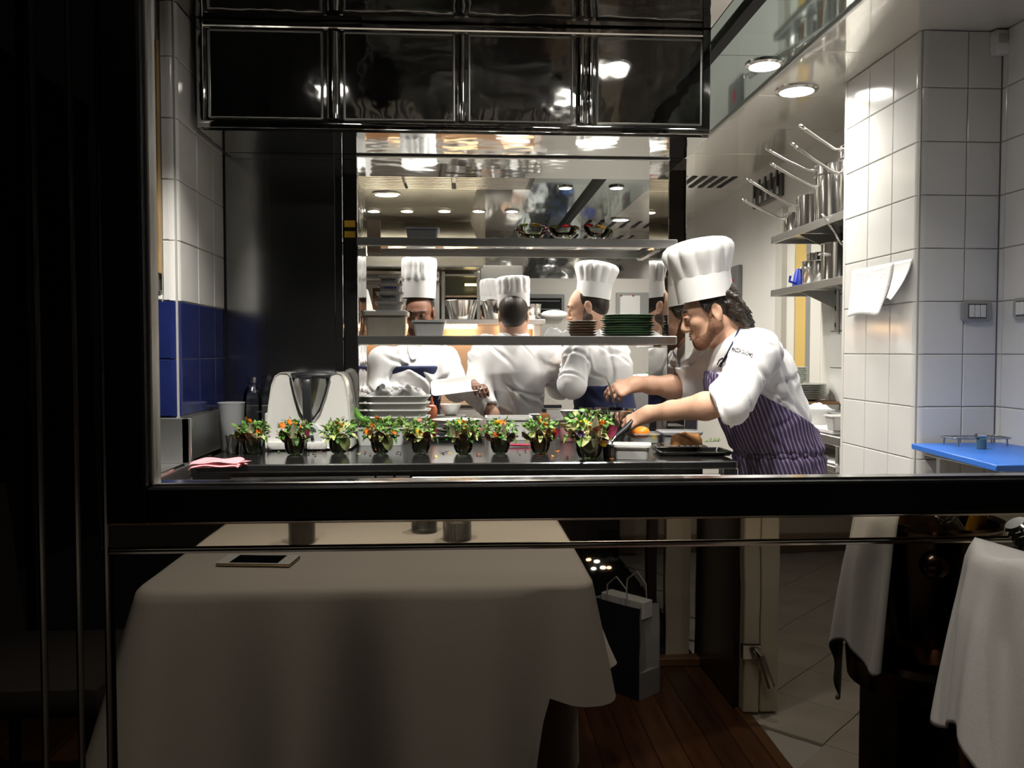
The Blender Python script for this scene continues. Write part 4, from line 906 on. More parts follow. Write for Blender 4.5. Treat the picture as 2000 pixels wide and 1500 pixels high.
# clear box on the right, loaf on rack over a black tray
cb = standing('clear_box', 1326, 878, 'clear rectangular box with a lid behind the loaf', 'tub', Y=3.40); cb.location.z = CZ + .001
tub_geo(.155, .11, .058, .94).build('tub', clear_plastic, cb); G().loft([rrect(.172, .124, .015, .058), rrect(.172, .124, .015, .063), rrect(.15, .10, .012, .066)]).build('lid', mat('clear_lid', (.9, .92, .94), .15, trans=.6, ior=1.2), cb)
ham = standing('raw_meat', 1322, 838, 'piece of raw red meat on a box behind the loaf', 'meat', Y=3.62); ham.location.z = CZ + .101
g = G().loft([rrect(.085 * f, .05 * f, .02, z) for z, f in ((0, .9), (.012, 1), (.022, .8), (.026, .4))]); g.build('meat', mat('meat_red', (.34, .10, .09), .4, noise=.3, nscale=30), ham, 60)
hb2 = standing('steel_box', 1322, 838, 'steel food box under the raw meat behind the loaf', 'box', Y=3.62); hb2.location.z = CZ + .001
tub_geo(.16, .12, .098, .97).build('body', steel, hb2)
bt2 = standing('oven_tray', 1360, 890, 'shallow black oven tray at the right end of the worktop', 'tray', rz=R(-2)); bt2.location.y += .06
tub_geo(.26, .17, .014, .95).build('tray', mat('black_steel_tray', (.03, .03, .03), .2, .7), bt2)
rk = empty('cooling_rack', bt2.location + Vector((-.045, .045, .0155)), 'wire cooling rack lying across the black tray', 'rack')
for k in range(9): G().tube([(-.09 + k * .0225, -.06, .012), (-.09 + k * .0225, .06, .012)], .0014, 6).build('wire', steel_shiny, rk)
for y in (-.06, .06): G().tube([(-.10, y, .012), (.10, y, .012)], .002, 6).build('frame_wire', steel_shiny, rk)
for x in (-.1, .1):
    G().tube([(x, -.06, .012), (x, .06, .012)], .002, 6).build('frame_wire', steel_shiny, rk)
    for y in (-.06, .06): G().tube([(x, y, .012), (x, y, 0)], .002, 6).build('foot', steel_shiny, rk)
lf = empty('bread_loaf', rk.location + Vector((.035, 0, .0145)), 'brown crusty half loaf on the wire rack', 'bread')
def loaf(u, v):
    a = math.pi * v; x = (u - .5) * .125; e = (1 - abs(2 * u - 1) ** 3.5) ** .4
    return (x, -.036 * math.cos(a) * e, .046 * math.sin(a) ** .8 * e * (1 + .05 * math.sin(u * 17) + .04 * math.sin(u * 31)))
g = G().grid(loaf, 20, 12); g.build('crust', mat('bread_crust', (.42, .19, .06), .7, noise=.35, nscale=60, bump=.5, bscale=90, bdist=.004), lf, 60)
G().ball((0, 0, .004), (.058, .033, .003), 16).build('underside', mat('bread_crust'), lf, 60)
hl = standing('herb_sprig', 1388, 852, 'sprig of green herb beside the loaf', 'herb', Y=3.28); hl.location.z = CZ + .029
g = G(); rn = random.Random(8)
for k in range(14): leaf_quad(g, Matrix.Translation((k * .004 - .02, rn.uniform(-.006, .006), .004)) @ rot_to((rn.uniform(.2, 1), rn.uniform(-1, 1), rn.uniform(0, .8))), .018, .008, .4)
g.build('leaves', leaf_ms[1], hl, 60, recalc=False); G().tube([(-.025, 0, .003), (.035, 0, .004)], .001, 5).build('stem', leaf_ms[0], hl)
# ================================================================== people: smooth-union bodies meshed on a grid
class Blob:
    """signed-distance solids blended smoothly, then meshed as one continuous surface"""
    def __init__(s): s.ops = []
    def cap(s, a, b, ra, rb=None, k=.02, mode='+', cut=None, flat=None):
        s.ops.append(('cap', Vector(a), Vector(b), ra, ra if rb is None else rb, k, mode, cut, flat)); return s
    def ell(s, c, r, rot=None, k=.02, mode='+'):
        s.ops.append(('ell', Vector(c), Vector(r), rot.to_3x3() if rot is not None else Matrix.Identity(3), k, mode)); return s
    def chain(s, pts, rs, k=.02, **kw):
        for i in range(len(pts) - 1): s.cap(pts[i], pts[i + 1], rs[i], rs[i + 1], k, **kw)
        return s
    def bounds(s):
        lo, hi = np.full(3, 1e9), np.full(3, -1e9)
        for o in s.ops:
            if o[-1] == '-' or (o[0] == 'cap' and o[6] == '-'): continue
            if o[0] == 'cap':
                for p, r in ((o[1], o[3]), (o[2], o[4])): lo = np.minimum(lo, np.array(p) - r); hi = np.maximum(hi, np.array(p) + r)
            else:
                r = max(o[2]); lo = np.minimum(lo, np.array(o[1]) - r); hi = np.maximum(hi, np.array(o[1]) + r)
        return lo, hi
    def mesh(s, name, m, res=.006, M=None, grow=0.0, cuts=(), disp=None, smooth=True):
        lo, hi = s.bounds(); lo = lo - grow - 3 * res - .012; hi = hi + grow + 3 * res + .012
        n = np.ceil((hi - lo) / res).astype(int) + 1
        D = np.full(n, .5, np.float32)
        ax = [lo[i] + res * np.arange(n[i]) for i in range(3)]
        for o in s.ops:
            if o[0] == 'cap': _, a, b, ra, rb, k, mode, cut, flat = o; l0 = np.minimum(np.array(a) - ra, np.array(b) - rb); h0 = np.maximum(np.array(a) + ra, np.array(b) + rb)
            else: _, c, r, rot, k, mode = o; l0 = np.array(c) - max(r); h0 = np.array(c) + max(r)
            pad = k + grow + .03
            i0 = np.maximum(((l0 - pad - lo) / res).astype(int), 0); i1 = np.minimum(((h0 + pad - lo) / res).astype(int) + 2, n)
            sl = tuple(slice(i0[i], i1[i]) for i in range(3))
            X, Y, Z = np.meshgrid(*[ax[i][sl[i]] for i in range(3)], indexing='ij', sparse=True)
            if o[0] == 'cap':
                d = np.array(b - a); L2 = max(float(d @ d), 1e-12)
                t = np.clip(((X - a.x) * d[0] + (Y - a.y) * d[1] + (Z - a.z) * d[2]) / L2, 0, 1)
                q = np.sqrt((X - a.x - t * d[0]) ** 2 + (Y - a.y - t * d[1]) ** 2 + (Z - a.z - t * d[2]) ** 2) - (ra + (rb - ra) * t)
                if cut is not None:
                    cp, cn = cut; q = np.maximum(q, (X - cp[0]) * cn[0] + (Y - cp[1]) * cn[1] + (Z - cp[2]) * cn[2])
            else:
                x, y, z = X - c.x, Y - c.y, Z - c.z; Rt = rot
                u = (Rt[0][0] * x + Rt[1][0] * y + Rt[2][0] * z) / r.x; v = (Rt[0][1] * x + Rt[1][1] * y + Rt[2][1] * z) / r.y; w_ = (Rt[0][2] * x + Rt[1][2] * y + Rt[2][2] * z) / r.z
                k0 = np.sqrt(u * u + v * v + w_ * w_) + 1e-9; k1 = np.sqrt((u / r.x) ** 2 + (v / r.y) ** 2 + (w_ / r.z) ** 2) + 1e-9
                q = k0 * (k0 - 1) / k1
            q = q.astype(np.float32); E = D[sl]
            if mode == '+':
                h = np.maximum(k - np.abs(E - q), 0) / k; D[sl] = np.minimum(E, q) - h * h * k * .25
            else:
                q = -q; h = np.maximum(k - np.abs(E - q), 0) / k; D[sl] = np.maximum(E, q) + h * h * k * .25
        if grow: D -= grow
        X, Y, Z = np.meshgrid(*ax, indexing='ij', sparse=True)
        if disp is not None: D -= disp(X, Y, Z).astype(np.float32)
        for cp, cn in cuts: D = np.maximum(D, ((X - cp[0]) * cn[0] + (Y - cp[1]) * cn[1] + (Z - cp[2]) * cn[2]).astype(np.float32))
        # surface nets
        S = D < 0
        cells = [S[dx:n[0] - 1 + dx, dy:n[1] - 1 + dy, dz:n[2] - 1 + dz] for dx in (0, 1) for dy in (0, 1) for dz in (0, 1)]
        anyin = np.logical_or.reduce(cells); allin = np.logical_and.reduce(cells); act = anyin & ~allin
        idx = np.full(act.shape, -1, np.int64); I = np.argwhere(act); idx[act] = np.arange(len(I))
        P = np.zeros((len(I), 3)); C = np.zeros(len(I))
        corner = [(a, b, c) for a in (0, 1) for b in (0, 1) for c in (0, 1)]
        val = {c: D[I[:, 0] + c[0], I[:, 1] + c[1], I[:, 2] + c[2]] for c in corner}
        for c in corner:
            for a in range(3):
                if c[a] == 0:
                    c2 = list(c); c2[a] = 1; v0, v1 = val[c], val[tuple(c2)]; msk = (v0 < 0) != (v1 < 0)
                    t = np.where(msk, v0 / np.where(msk, v0 - v1, 1), 0)
                    pt = np.array(c, float)[None, :].repeat(len(I), 0); pt[:, a] = t
                    P[msk] += pt[msk]; C[msk] += 1
        P = lo + res * (I + P / np.maximum(C, 1)[:, None])
        faces = []
        for a in range(3):
            b, c = (a + 1) % 3, (a + 2) % 3
            s0 = [slice(None)] * 3; s1 = [slice(None)] * 3; s0[a] = slice(0, -1); s1[a] = slice(1, None)
            A, B = S[tuple(s0)], S[tuple(s1)]; E = np.argwhere(A != B)
            E = E[(E[:, b] > 0) & (E[:, c] > 0) & (E[:, b] < n[b] - 1) & (E[:, c] < n[c] - 1)]
            sgn = A[E[:, 0], E[:, 1], E[:, 2]]
            def g(db, dc):
                q = E.copy(); q[:, b] -= db; q[:, c] -= dc; return idx[q[:, 0], q[:, 1], q[:, 2]]
            Q = np.stack([g(1, 1), g(0, 1), g(0, 0), g(1, 0)], 1); Q[~sgn] = Q[~sgn][:, ::-1]; faces.append(Q)
        Fc = np.concatenate(faces); Fc = Fc[(Fc >= 0).all(1)]
        me = bpy.data.meshes.new(name)
        me.vertices.add(len(P)); me.vertices.foreach_set('co', P.astype(np.float32).ravel())
        me.loops.add(Fc.size); me.loops.foreach_set('vertex_index', Fc.astype(np.int32).ravel())
        me.polygons.add(len(Fc)); me.polygons.foreach_set('loop_start', np.arange(0, Fc.size, 4, dtype=np.int32)); me.polygons.foreach_set('loop_total', np.full(len(Fc), 4, np.int32))
        me.update(calc_edges=True); me.validate()
        if smooth: me.polygons.foreach_set('use_smooth', [True] * len(me.polygons))
        for mm in (m if isinstance(m, (list, tuple)) else [m]): me.materials.append(mm)
        return me
skin = mat('skin', (.64, .38, .265), .5, sss=.12, noise=.12, nscale=25, bump=.08, bscale=180, bdist=.001)
skin_dark = mat('skin_brown', (.20, .09, .055), .5, noise=.12, nscale=25)
hair_m = mat('dark_hair', (.022, .014, .010), .45, noise=.4, nscale=40, bump=.5, bscale=90, bdist=.004, stretch=(1, 1, .2))
beard_m = mat('brown_beard', (.22, .105, .06), .8, noise=.4, nscale=220, bump=.6, bscale=260, bdist=.002)
lip_m = mat('lips', (.42, .17, .13), .45)
jacket_m = mat('white_jacket', (.84, .835, .84), .8, bump=.10, bscale=420, bdist=.001, sheen=.1)
navy_m = mat('navy_cloth', (.018, .026, .085), .8, noise=.2, nscale=60)
trouser_m = mat('dark_trousers', (.03, .03, .035), .85)
shoe_m = mat('black_shoes', (.01, .01, .01), .4)
hat_m = mat('white_paper_hat', (.86, .855, .85), .7, bump=.08, bscale=260, bdist=.001)
eye_m = mat('eye_white', (.75, .72, .68), .15); iris_m = mat('iris_dark', (.03, .018, .010), .1)
def folds(seed, amp):
    """sparse narrow creases in cloth, fading in and out along their length"""
    rn = random.Random(seed); W = []
    for k in range(6):
        v = Vector((rn.uniform(-1, 1), rn.uniform(-1, 1), rn.uniform(-.7, .7))).normalized(); u = Vector((rn.uniform(-1, 1), rn.uniform(-1, 1), rn.uniform(-1, 1))).normalized()
        W.append((v * rn.uniform(22, 48), rn.uniform(0, 6.28), u * rn.uniform(9, 16), rn.uniform(0, 6.28), rn.uniform(.6, 1)))
    def f(X, Y, Z):
        w0 = .8 * np.sin(7 * X + 11 * Z + seed) + .6 * np.sin(13 * Y - 8 * Z + 2 * seed)
        t = 0
        for v, q, u, p, a in W:
            s_ = np.sin(.5 * (v.x * X + v.y * Y + v.z * Z) + q + w0); m_ = np.clip(np.sin(u.x * X + u.y * Y + u.z * Z + p) + .35, 0, 1.2)
            t = t - a * m_ * np.exp(-(s_ / .16) ** 2) + .45 * a * m_ * np.exp(-((np.abs(s_) - .38) / .2) ** 2)
        return amp * t
    return f
def head_ops(B, H, sc=1.0, nose=1.0):
    """head facing local -X with up +Z; H places it"""
    h3 = H.to_3x3().normalized()
    def P(x, y, z): return H @ Vector((x * sc, y * sc, z * sc))
    def E(c, r, k, mode='+'): B.ell(P(*c), Vector(r) * sc, h3.to_4x4(), k, mode)
    E((.018, 0, .045), (.099, .077, .085), .02)
    E((-.038, 0, -.035), (.058, .060, .078), .035)
    E((-.045, 0, .03), (.052, .062, .05), .03)
    for s in (-1, 1):
        B.cap(P(.005, s * .056, -.045), P(-.062, s * .024, -.100), .020 * sc, .016 * sc, .03)
        E((-.066, s * .040, -.018), (.024, .020, .018), .025)
        B.cap(P(-.094, s * .010, .030), P(-.080, s * .046, .028), .011 * sc, .010 * sc, .015)
        E((-.099, s * .031, .009), (.014, .016, .011), .012, '-')
        E((-.092, s * .031, .010), (.0135, .0145, .0125), .004)
        B.cap(P(-.108, s * .011, -.036), P(-.104, s * .013, -.036), .009 * sc, .009 * sc, .010)
        # ear: rim with a hollow
        E((.012, s * .079, .002), (.021, .009, .033), .006)
        E((.008, s * .088, .004), (.011, .006, .018), .006, '-')
        E((.008, s * .078, -.028), (.010, .008, .012), .008)
    B.cap(P(-.074, -.012, -.104), P(-.074, .012, -.104), .019 * sc, .019 * sc, .025)
    B.cap(P(-.096, 0, .022), P(-.118 * nose, 0, -.026), .009 * sc, .012 * sc, .014)
    E((-.112 * nose, 0, -.034), (.013, .012, .010), .010)
    B.cap(P(-.096, -.018, -.060), P(-.096, .018, -.060), .008 * sc, .008 * sc, .010)
    B.cap(P(-.094, -.015, -.076), P(-.094, .015, -.076), .009 * sc, .009 * sc, .010)
    B.cap(P(-.108, -.02, -.0675), P(-.108, .02, -.0675), .004 * sc, .004 * sc, .006, '-')
def hand_ops(B, wrist, d, up, curl, side, sc=1.0, thumb=.6, spread=.12):
    """palm, four unequal fingers bent by curl (list of 3 joint angles per finger), thumb leaving the side"""
    d = Vector(d).normalized(); up = Vector(up); up = (up - d * up.dot(d)).normalized(); lat = d.cross(up) * side
    W_ = Vector(wrist)
    B.cap(W_, W_ + d * .02 * sc, .027 * sc, .027 * sc, .03)
    for o_ in (-.026, -.009, .009, .026):
        B.cap(W_ + d * .012 * sc + lat * o_ * .6 * sc, W_ + d * .080 * sc + lat * o_ * sc, .015 * sc, .0125 * sc, .016)
    for i, (o_, L, r) in enumerate(((.031, .072, .0092), (.011, .080, .0095), (-.010, .074, .0090), (-.029, .058, .0080))):
        p = W_ + d * (.084 - .006 * abs(i - 1)) * sc + lat * o_ * sc; a = 0; q = p; dirn = (d + lat * spread * (1.5 - i) * .5).normalized()
        for j, (fr, an) in enumerate(zip((.42, .32, .26), curl[i])):
            a += an; dd = dirn * math.cos(a) - up * math.sin(a)
            q2 = q + dd * (L * fr * sc); B.cap(q, q2, r * (1 - .08 * j) * sc, r * (1 - .08 * (j + 1)) * sc, .006); q = q2
    t0 = W_ + d * .022 * sc + lat * .024 * sc - up * .006 * sc
    t1 = t0 + (d * .75 + lat * .62 - up * .25).normalized() * .040 * sc
    t2 = t1 + (d * (1 - thumb * .25) + lat * (.45 - thumb) - up * thumb).normalized() * .032 * sc
    t3 = t2 + (d * (1 - thumb * .25) + lat * (.15 - thumb) - up * thumb * 1.2).normalized() * .025 * sc
    B.cap(t0, t1, .017 * sc, .0125 * sc, .016); B.cap(t1, t2, .0115 * sc, .0105 * sc, .006); B.cap(t2, t3, .0105 * sc, .009 * sc, .006)
def toque(parent, base, axis, r0, band, height, bulge, m=hat_m, pleats=13, seed=0, flop=(0, 0), squash=1.0, mesh_name='hat'):
    """tall pleated paper hat: band below, pleated bag above"""
    rn = random.Random(seed); n = 130; axis = Vector(axis).normalized()
    q = Vector((0, 0, 1)).rotation_difference(axis).to_matrix().to_4x4(); M = Matrix.Translation(base) @ q
    e = bpy.data.objects.new(mesh_name, None)
    def ring(r, z, amp, fl=0.0, tw=0.0):
        out = []
        for j in range(n):
            a = 2 * math.pi * j / n; w_ = abs(math.sin(pleats * a / 2 + tw)); rr = r * (1 + amp * (w_ - .6))
            out.append((rr * math.cos(a) + flop[0] * fl, rr * math.sin(a) * squash + flop[1] * fl, z + amp * .12 * r * math.sin(3 * a + seed)))
        return out
    g = G(); g.loft([ring(r0, 0, 0), ring(r0 * 1.015, band * .5, 0), ring(r0 * 1.03, band, 0), ring(r0 * 1.0, band + .001, 0), ring(r0 * .97, 0.002, 0)], (False, False), M)
    bo = g.build(mesh_name, m, parent, 60)
    g = G(); H_ = height - band
    rows = [(1.02, 0, .01), (1.06, .12, .05), (1.0 + bulge * .55, .34, .09), (1.0 + bulge * .95, .56, .10), (1.0 + bulge, .68, .10), (1.0 + bulge * .72, .80, .10), (1.0 + bulge * .1, .90, .08), (.66, .965, .07), (.3, .995, .04), (.04, 1.0, 0)]
    g.loft([ring(r0 * f, band - .004 + H_ * t, am, t ** 1.5, .15 * t) for f, t, am in rows], (False, True), M)
    g.build('hat_crown', m, bo, 50); return bo
def shoes_legs(B, hips, feet, rz, rk=.072, ra=.045):
    for hp, ft in zip(hips, feet):
        hp, ft = Vector(hp), Vector(ft); kn = (hp + ft) / 2 + Vector((-.03 * math.cos(rz), -.03 * math.sin(rz), .02))
        B.chain([hp, kn, ft + Vector((0, 0, .08))], [.080, rk * .85, ra], .03)
        B.cap(ft + Vector((0, 0, .045)), ft + Vector((-.16 * math.cos(rz), -.16 * math.sin(rz), .035)), .042, .034, .03)
# ------------------------------------------------------------------ the leaning cook
HY = 3.27
def A(px, py, y): return at(px, py, Y=y)
head_c = A(1389, 612, HY)
tilt = R(-17)
H1 = Matrix.Translation(head_c) @ Matrix.Rotation(R(-9), 4, 'Z') @ Matrix.Rotation(tilt, 4, 'Y')
cook = empty('person', (A(1515, 900, 3.30).x, 3.30, .001), 'bearded man in white cook\'s jacket and striped purple apron leaning over the salads', 'person')
IM = Matrix.Translation(cook.location).inverted()
def pc(me, name, parent=None, **t):
    o = obj(name, me, parent if parent is not None else cook, **t)
    if parent is None: o.matrix_parent_inverse = IM
    return o
neck = A(1437, 668, HY + .01); chest = A(1462, 735, 3.30); belly = A(1497, 815, 3.30); pelv = A(1517, 892, 3.31)
shN, shF = A(1478, 690, 3.10), A(1405, 690, 3.46)
elN, wrN = A(1424, 787, 2.98), A(1268, 808, 3.22)
elF, wrF = A(1335, 757, 3.56), A(1243, 750, 3.48)
hips = [pelv + Vector((0.0, -.07, -.08)), pelv + Vector((.0, .07, -.08))]
feet = [Vector((pelv.x + .04, 3.19, .001)), Vector((pelv.x + .10, 3.42, .001))]
BB = Blob()
head_ops(BB, H1)
BB.cap(H1 @ Vector((.035, 0, -.05)), neck, .058, .062, .03)
BB.cap(H1 @ Vector((.0, 0, -.06)), neck + Vector((-.02, 0, .0)), .048, .052, .03)
BB.chain([neck, chest, belly, pelv], [.075, .135, .125, .13], .05)
BB.cap(shN, shF, .06, .06, .06)
BB.chain([shN, elN], [.058, .047], .04); BB.chain([shF, elF], [.058, .047], .04)
mN = elN.lerp(wrN, .28); BB.chain([elN, mN, elN.lerp(wrN, .7), wrN], [.044, .050, .036, .029], .02)
mF = elF.lerp(wrF, .3); BB.chain([elF, mF, elF.lerp(wrF, .7), wrF], [.044, .048, .036, .029], .02)
# near (left) hand closing on the dark handle, far (right) hand pinching tweezers
hdir = (A(1228, 826, 3.26) - wrN).normalized()
hand_ops(BB, wrN + hdir * .006, hdir, Vector((-.35, -.55, .75)), [(.35, .55, .4), (.5, .7, .5), (.6, .8, .5), (.7, .8, .5)], 1, 1.02, thumb=.5)
fdir = (A(1208, 762, 3.46) - wrF).normalized()
hand_ops(BB, wrF + fdir * .006, fdir, Vector((-.2, -.75, .6)), [(.55, .5, .35), (.6, .7, .4), (.75, .8, .5), (.85, .9, .5)], 1, 1.0, thumb=.75)
shoes_legs(BB, hips, feet, 0)
pc(BB.mesh('body', skin, .0042), 'body')
# jacket
JJ = Blob()
JJ.chain([neck + Vector((.015, 0, -.03)), chest, belly, pelv + Vector((0, 0, .02))], [.086, .155, .142, .145], .06)
JJ.cap(chest + Vector((.05, -.05, .02)), belly + Vector((.045, -.02, 0)), .10, .10, .05)
JJ.cap(shN, shF, .078, .078, .08)
cutN = shN.lerp(elN, .97); dN = (elN - shN).normalized(); dN2 = (dN * .45 + (wrN - elN).normalized() * .9).normalized()
JJ.cap(shN, elN + dN * .02, .080, .076, .06, cut=(elN + (wrN - elN).normalized() * .035, dN2))
JJ.cap(elN + dN * -.03, elN + (wrN - elN).normalized() * .06, .074, .066, .03, cut=(elN + (wrN - elN).normalized() * .035, dN2))
dF = (elF - shF).normalized(); dF2 = (dF * .3 + (wrF - elF).normalized()).normalized()
JJ.cap(shF, elF, .09, .074, .05, cut=(elF + (wrF - elF).normalized() * .03, dF2))
JJ.cap(elF, elF + (wrF - elF).normalized() * .06, .07, .066, .03, cut=(elF + (wrF - elF).normalized() * .03, dF2))
# hollow cuffs
JJ.cap(elN + (wrN - elN).normalized() * .0, elN + (wrN - elN).normalized() * .12, .058, .058, .004, '-')
JJ.cap(elF, elF + (wrF - elF).normalized() * .12, .058, .058, .004, '-')
jk = pc(JJ.mesh('jacket', jacket_m, .005, disp=folds(5, .0062)), 'jacket')
# cuff bands and collar
def cuff(el, wr, dn, r, off):
    u = (wr - el).normalized(); c = el + u * off
    q = Vector((0, 0, 1)).rotation_difference(dn).to_matrix().to_4x4()
    g = G().lathe([(r - .006, -.028), (r + .004, -.03), (r + .005, .008), (r - .003, .012), (r - .008, .008), (r - .009, -.028)], 36, M=Matrix.Translation(c) @ q, cap=(False, False), wob=lambda a, k: 1 + .03 * math.sin(3 * a + k)); return g
pc(cuff(elN, wrN, dN2, .070, .03).mesh('cuff', jacket_m, 60), 'cuff'); pc(cuff(elF, wrF, dF2, .068, .025).mesh('cuff', jacket_m, 60), 'cuff')
cd = (H1 @ Vector((.02, 0, -.05)) - neck).normalized(); q = Vector((0, 0, 1)).rotation_difference(cd).to_matrix().to_4x4()
pc(G().lathe([(.078, -.03), (.074, .0), (.073, .032), (.069, .034), (.068, -.02)], 40, M=Matrix.Translation(neck + cd * .012) @ q, cap=(False, False)).mesh('collar', jacket_m, 60), 'collar')
# apron: bib round the front and sides, waist tie, skirt
stripe = bpy.data.materials.new('purple_striped_cotton'); stripe.use_nodes = True; nt = stripe.node_tree; b_ = nt.nodes['Principled BSDF']
tc = nt.nodes.new('ShaderNodeTexCoord'); sx_ = nt.nodes.new('ShaderNodeSeparateXYZ'); nt.links.new(tc.outputs['Object'], sx_.inputs[0])
def mnode(op, i0, i1=None):
    n_ = nt.nodes.new('ShaderNodeMath'); n_.operation = op
    for k_, v_ in ((0, i0), (1, i1)):
        if v_ is None: continue
        if isinstance(v_, (int, float)): n_.inputs[k_].default_value = v_
        else: nt.links.new(v_, n_.inputs[k_])
    return n_.outputs[0]
lean = (chest.x - pelv.x) / (chest.z - pelv.z)
dzn = mnode('MAXIMUM', mnode('SUBTRACT', sx_.outputs[2], pelv.z), -.08)
xx_ = mnode('SUBTRACT', mnode('SUBTRACT', sx_.outputs[0], pelv.x), mnode('MULTIPLY', dzn, lean))
ang_ = mnode('ARCTAN2', mnode('SUBTRACT', sx_.outputs[1], pelv.y), xx_)
m2_ = mnode('MULTIPLY', ang_, 66.0)
m3 = nt.nodes.new('ShaderNodeMath'); m3.operation = 'SINE'; nt.links.new(m2_, m3.inputs[0])
rmp = nt.nodes.new('ShaderNodeMapRange'); rmp.inputs[1].default_value = .2; rmp.inputs[2].default_value = .75; nt.links.new(m3.outputs[0], rmp.inputs[0])
mxx = nt.nodes.new('ShaderNodeMix'); mxx.data_type = 'RGBA'; mxx.inputs[6].default_value = (.055, .038, .115, 1); mxx.inputs[7].default_value = (.30, .25, .36, 1)
nt.links.new(rmp.outputs[0], mxx.inputs[0]); nt.links.new(mxx.outputs[2], b_.inputs['Base Color']); b_.inputs['Roughness'].default_value = .85
AP = Blob()
AP.chain([chest + Vector((-.01, 0, -.02)), belly, pelv + Vector((0, 0, .02))], [.166, .160, .164], .06)
AP.cap(chest + Vector((.04, -.04, -.03)), belly + Vector((.045, -.02, 0)), .104, .112, .05)
AP.cap(pelv + Vector((.015, 0, .0)), pelv + Vector((.035, .0, -.45)), .168, .20, .04)
e0, e1 = A(1452, 752, 3.15), A(1562, 812, 3.15); ev = (e1 - e0).normalized(); en = Vector((-ev.z, 0, ev.x)); en = en if en.z > 0 else -en
tie = A(1515, 897, 3.15).z
def apdisp(X, Y, Z):
    ang = np.arctan2(Y - pelv.y, X - pelv.x)
    sk_ = np.clip((tie - Z) / .25, 0, 1)
    return .010 * sk_ * np.sin(ang * 15) - .014 * np.exp(-((Z - tie - .01) / .012) ** 2) + .006 * np.sin(ang * 22 + 1) * np.exp(-((Z - tie) / .05) ** 2) + folds(9, .004)(X, Y, Z)
pc(AP.mesh('apron', stripe, .0055, disp=apdisp, cuts=[(e0, en), (Vector((0, 0, .36)), Vector((0, 0, -1)))]), 'apron')
# apron strings round the waist and neck
pts = [Vector((pelv.x + .162 * math.cos(t), pelv.y + .162 * math.sin(t), tie + .012 + .006 * math.cos(t))) for t in [k * 2 * math.pi / 40 for k in range(41)]]
pc(G().tube(pts, .009, 8, flat=1.5).mesh('waist_string', stripe, 60), 'waist_string')
for k in (0, 1): pc(G().tube([A(1575 + 8 * k, 885, 3.20), A(1588 + 6 * k, 905, 3.18), A(1594 + 6 * k, 940, 3.17), A(1596 + 4 * k, 990, 3.17)], [.007, .009, .009, .008], 8).mesh('loose_string', stripe, 60), 'loose_string')
bvj = BVHTree.FromPolygons([v.co.copy() for v in jk.data.vertices], [tuple(p.vertices) for p in jk.data.polygons])
def on_jacket(px, py, lift=.002):
    d = ray(px, py).normalized(); h = bvj.ray_cast(Vector((0, 0, 1.285)), d); return (h[0] - d * lift) if h[0] else A(px, py, 3.1)
pc(G().tube([on_jacket(a, b, .003) for a, b in ((1444, 640), (1438, 655), (1430, 672), (1422, 688), (1414, 702), (1407, 716))], .004, 6).mesh('neck_strap', navy_m, 60), 'neck_strap')
# sleeve lettering and chest logo, stitched on the cloth
def lettering(txt, px, py, px2, py2, size_px, name):
    cu = bpy.data.curves.new(name, 'FONT'); cu.body = txt; cu.size = 1.0; cu.offset = .025; cu.align_x = 'CENTER'; cu.align_y = 'CENTER'
    to = bpy.data.objects.new(name, cu); COL.objects.link(to); dg_ = bpy.context.evaluated_depsgraph_get(); me = bpy.data.meshes.new_from_object(to.evaluated_get(dg_)); bpy.data.objects.remove(to)
    xs = [v.co.x for v in me.vertices]; x0, x1 = min(xs), max(xs); L = math.hypot(px2 - px, py2 - py); sc = L / (x1 - x0); ang = math.atan2(py2 - py, px2 - px)
    for v in me.vertices:
        u, w_ = (v.co.x - x0) * sc, v.co.y * size_px
        arc = 4.0 * ((u / L - .5) ** 2 - .25) * -2.5
        v.co = on_jacket(px + u * math.cos(ang) + w_ * math.sin(ang), py + u * math.sin(ang) - w_ * math.cos(ang) - arc, .0018)
    me.materials.append(mat('black_thread', (.02, .02, .022), .7)); return me
pc(lettering('PIAZZA DUOMO', 1429, 683, 1470, 696, 11.0, 'sleeve_lettering'), 'sleeve_lettering')
g = G().tube([on_jacket(a, b, .002) for a, b in ((1401, 712), (1405, 703), (1411, 699), (1414, 703), (1408, 708), (1404, 716))], .0022, 5); pc(g.mesh('chest_emblem', mat('black_thread'), 60), 'chest_emblem')
# hair, beard, brows, eyes, lips
HH = Blob(); h3 = H1.to_3x3().to_4x4()
def hp(x, y, z): return H1 @ Vector((x, y, z))
HH.ell(hp(.024, 0, .05), (.100, .082, .088), h3, .02)
HH.ell(hp(.072, 0, -.005), (.050, .066, .075), h3, .03)
rn = random.Random(2)
for k in range(46):
    y = rn.uniform(-.075, .075); z0 = rn.uniform(-.02, .06); x0 = .05 + .055 * math.cos(y * 14) * rn.uniform(.7, 1)
    L_ = rn.uniform(.06, .11)
    HH.chain([hp(x0 - .01, y, z0), hp(x0 + .022, y * 1.05, z0 - L_ * .5), hp(x0 + .028 + rn.uniform(-.005, .025), y * 1.08, z0 - L_)], [.012, .010, .003], .010)
for s in (-1, 1):
    for k in range(8): HH.chain([hp(-.035 + k * .009, s * .076, .055), hp(-.030 + k * .008, s * .080, .03), hp(-.026 + k * .007, s * .080, .008 - .01 * (k % 3))], [.008, .006, .002], .008)
def hair_cut(): return [(hp(-.045, 0, .05), h3.to_3x3() @ Vector((-1, 0, -.25)))]
ear_block = []
for s in (-1, 1): HH.ell(hp(.008, s * .088, -.004), (.026, .020, .040), h3, .006, '-')
pc(HH.mesh('hair', hair_m, .0042, cuts=hair_cut(), disp=lambda X, Y, Z: .002 * np.sin(X * 260 + 40 * np.sin(Z * 22)) * np.sin(Y * 240)), 'hair')
BE = Blob()
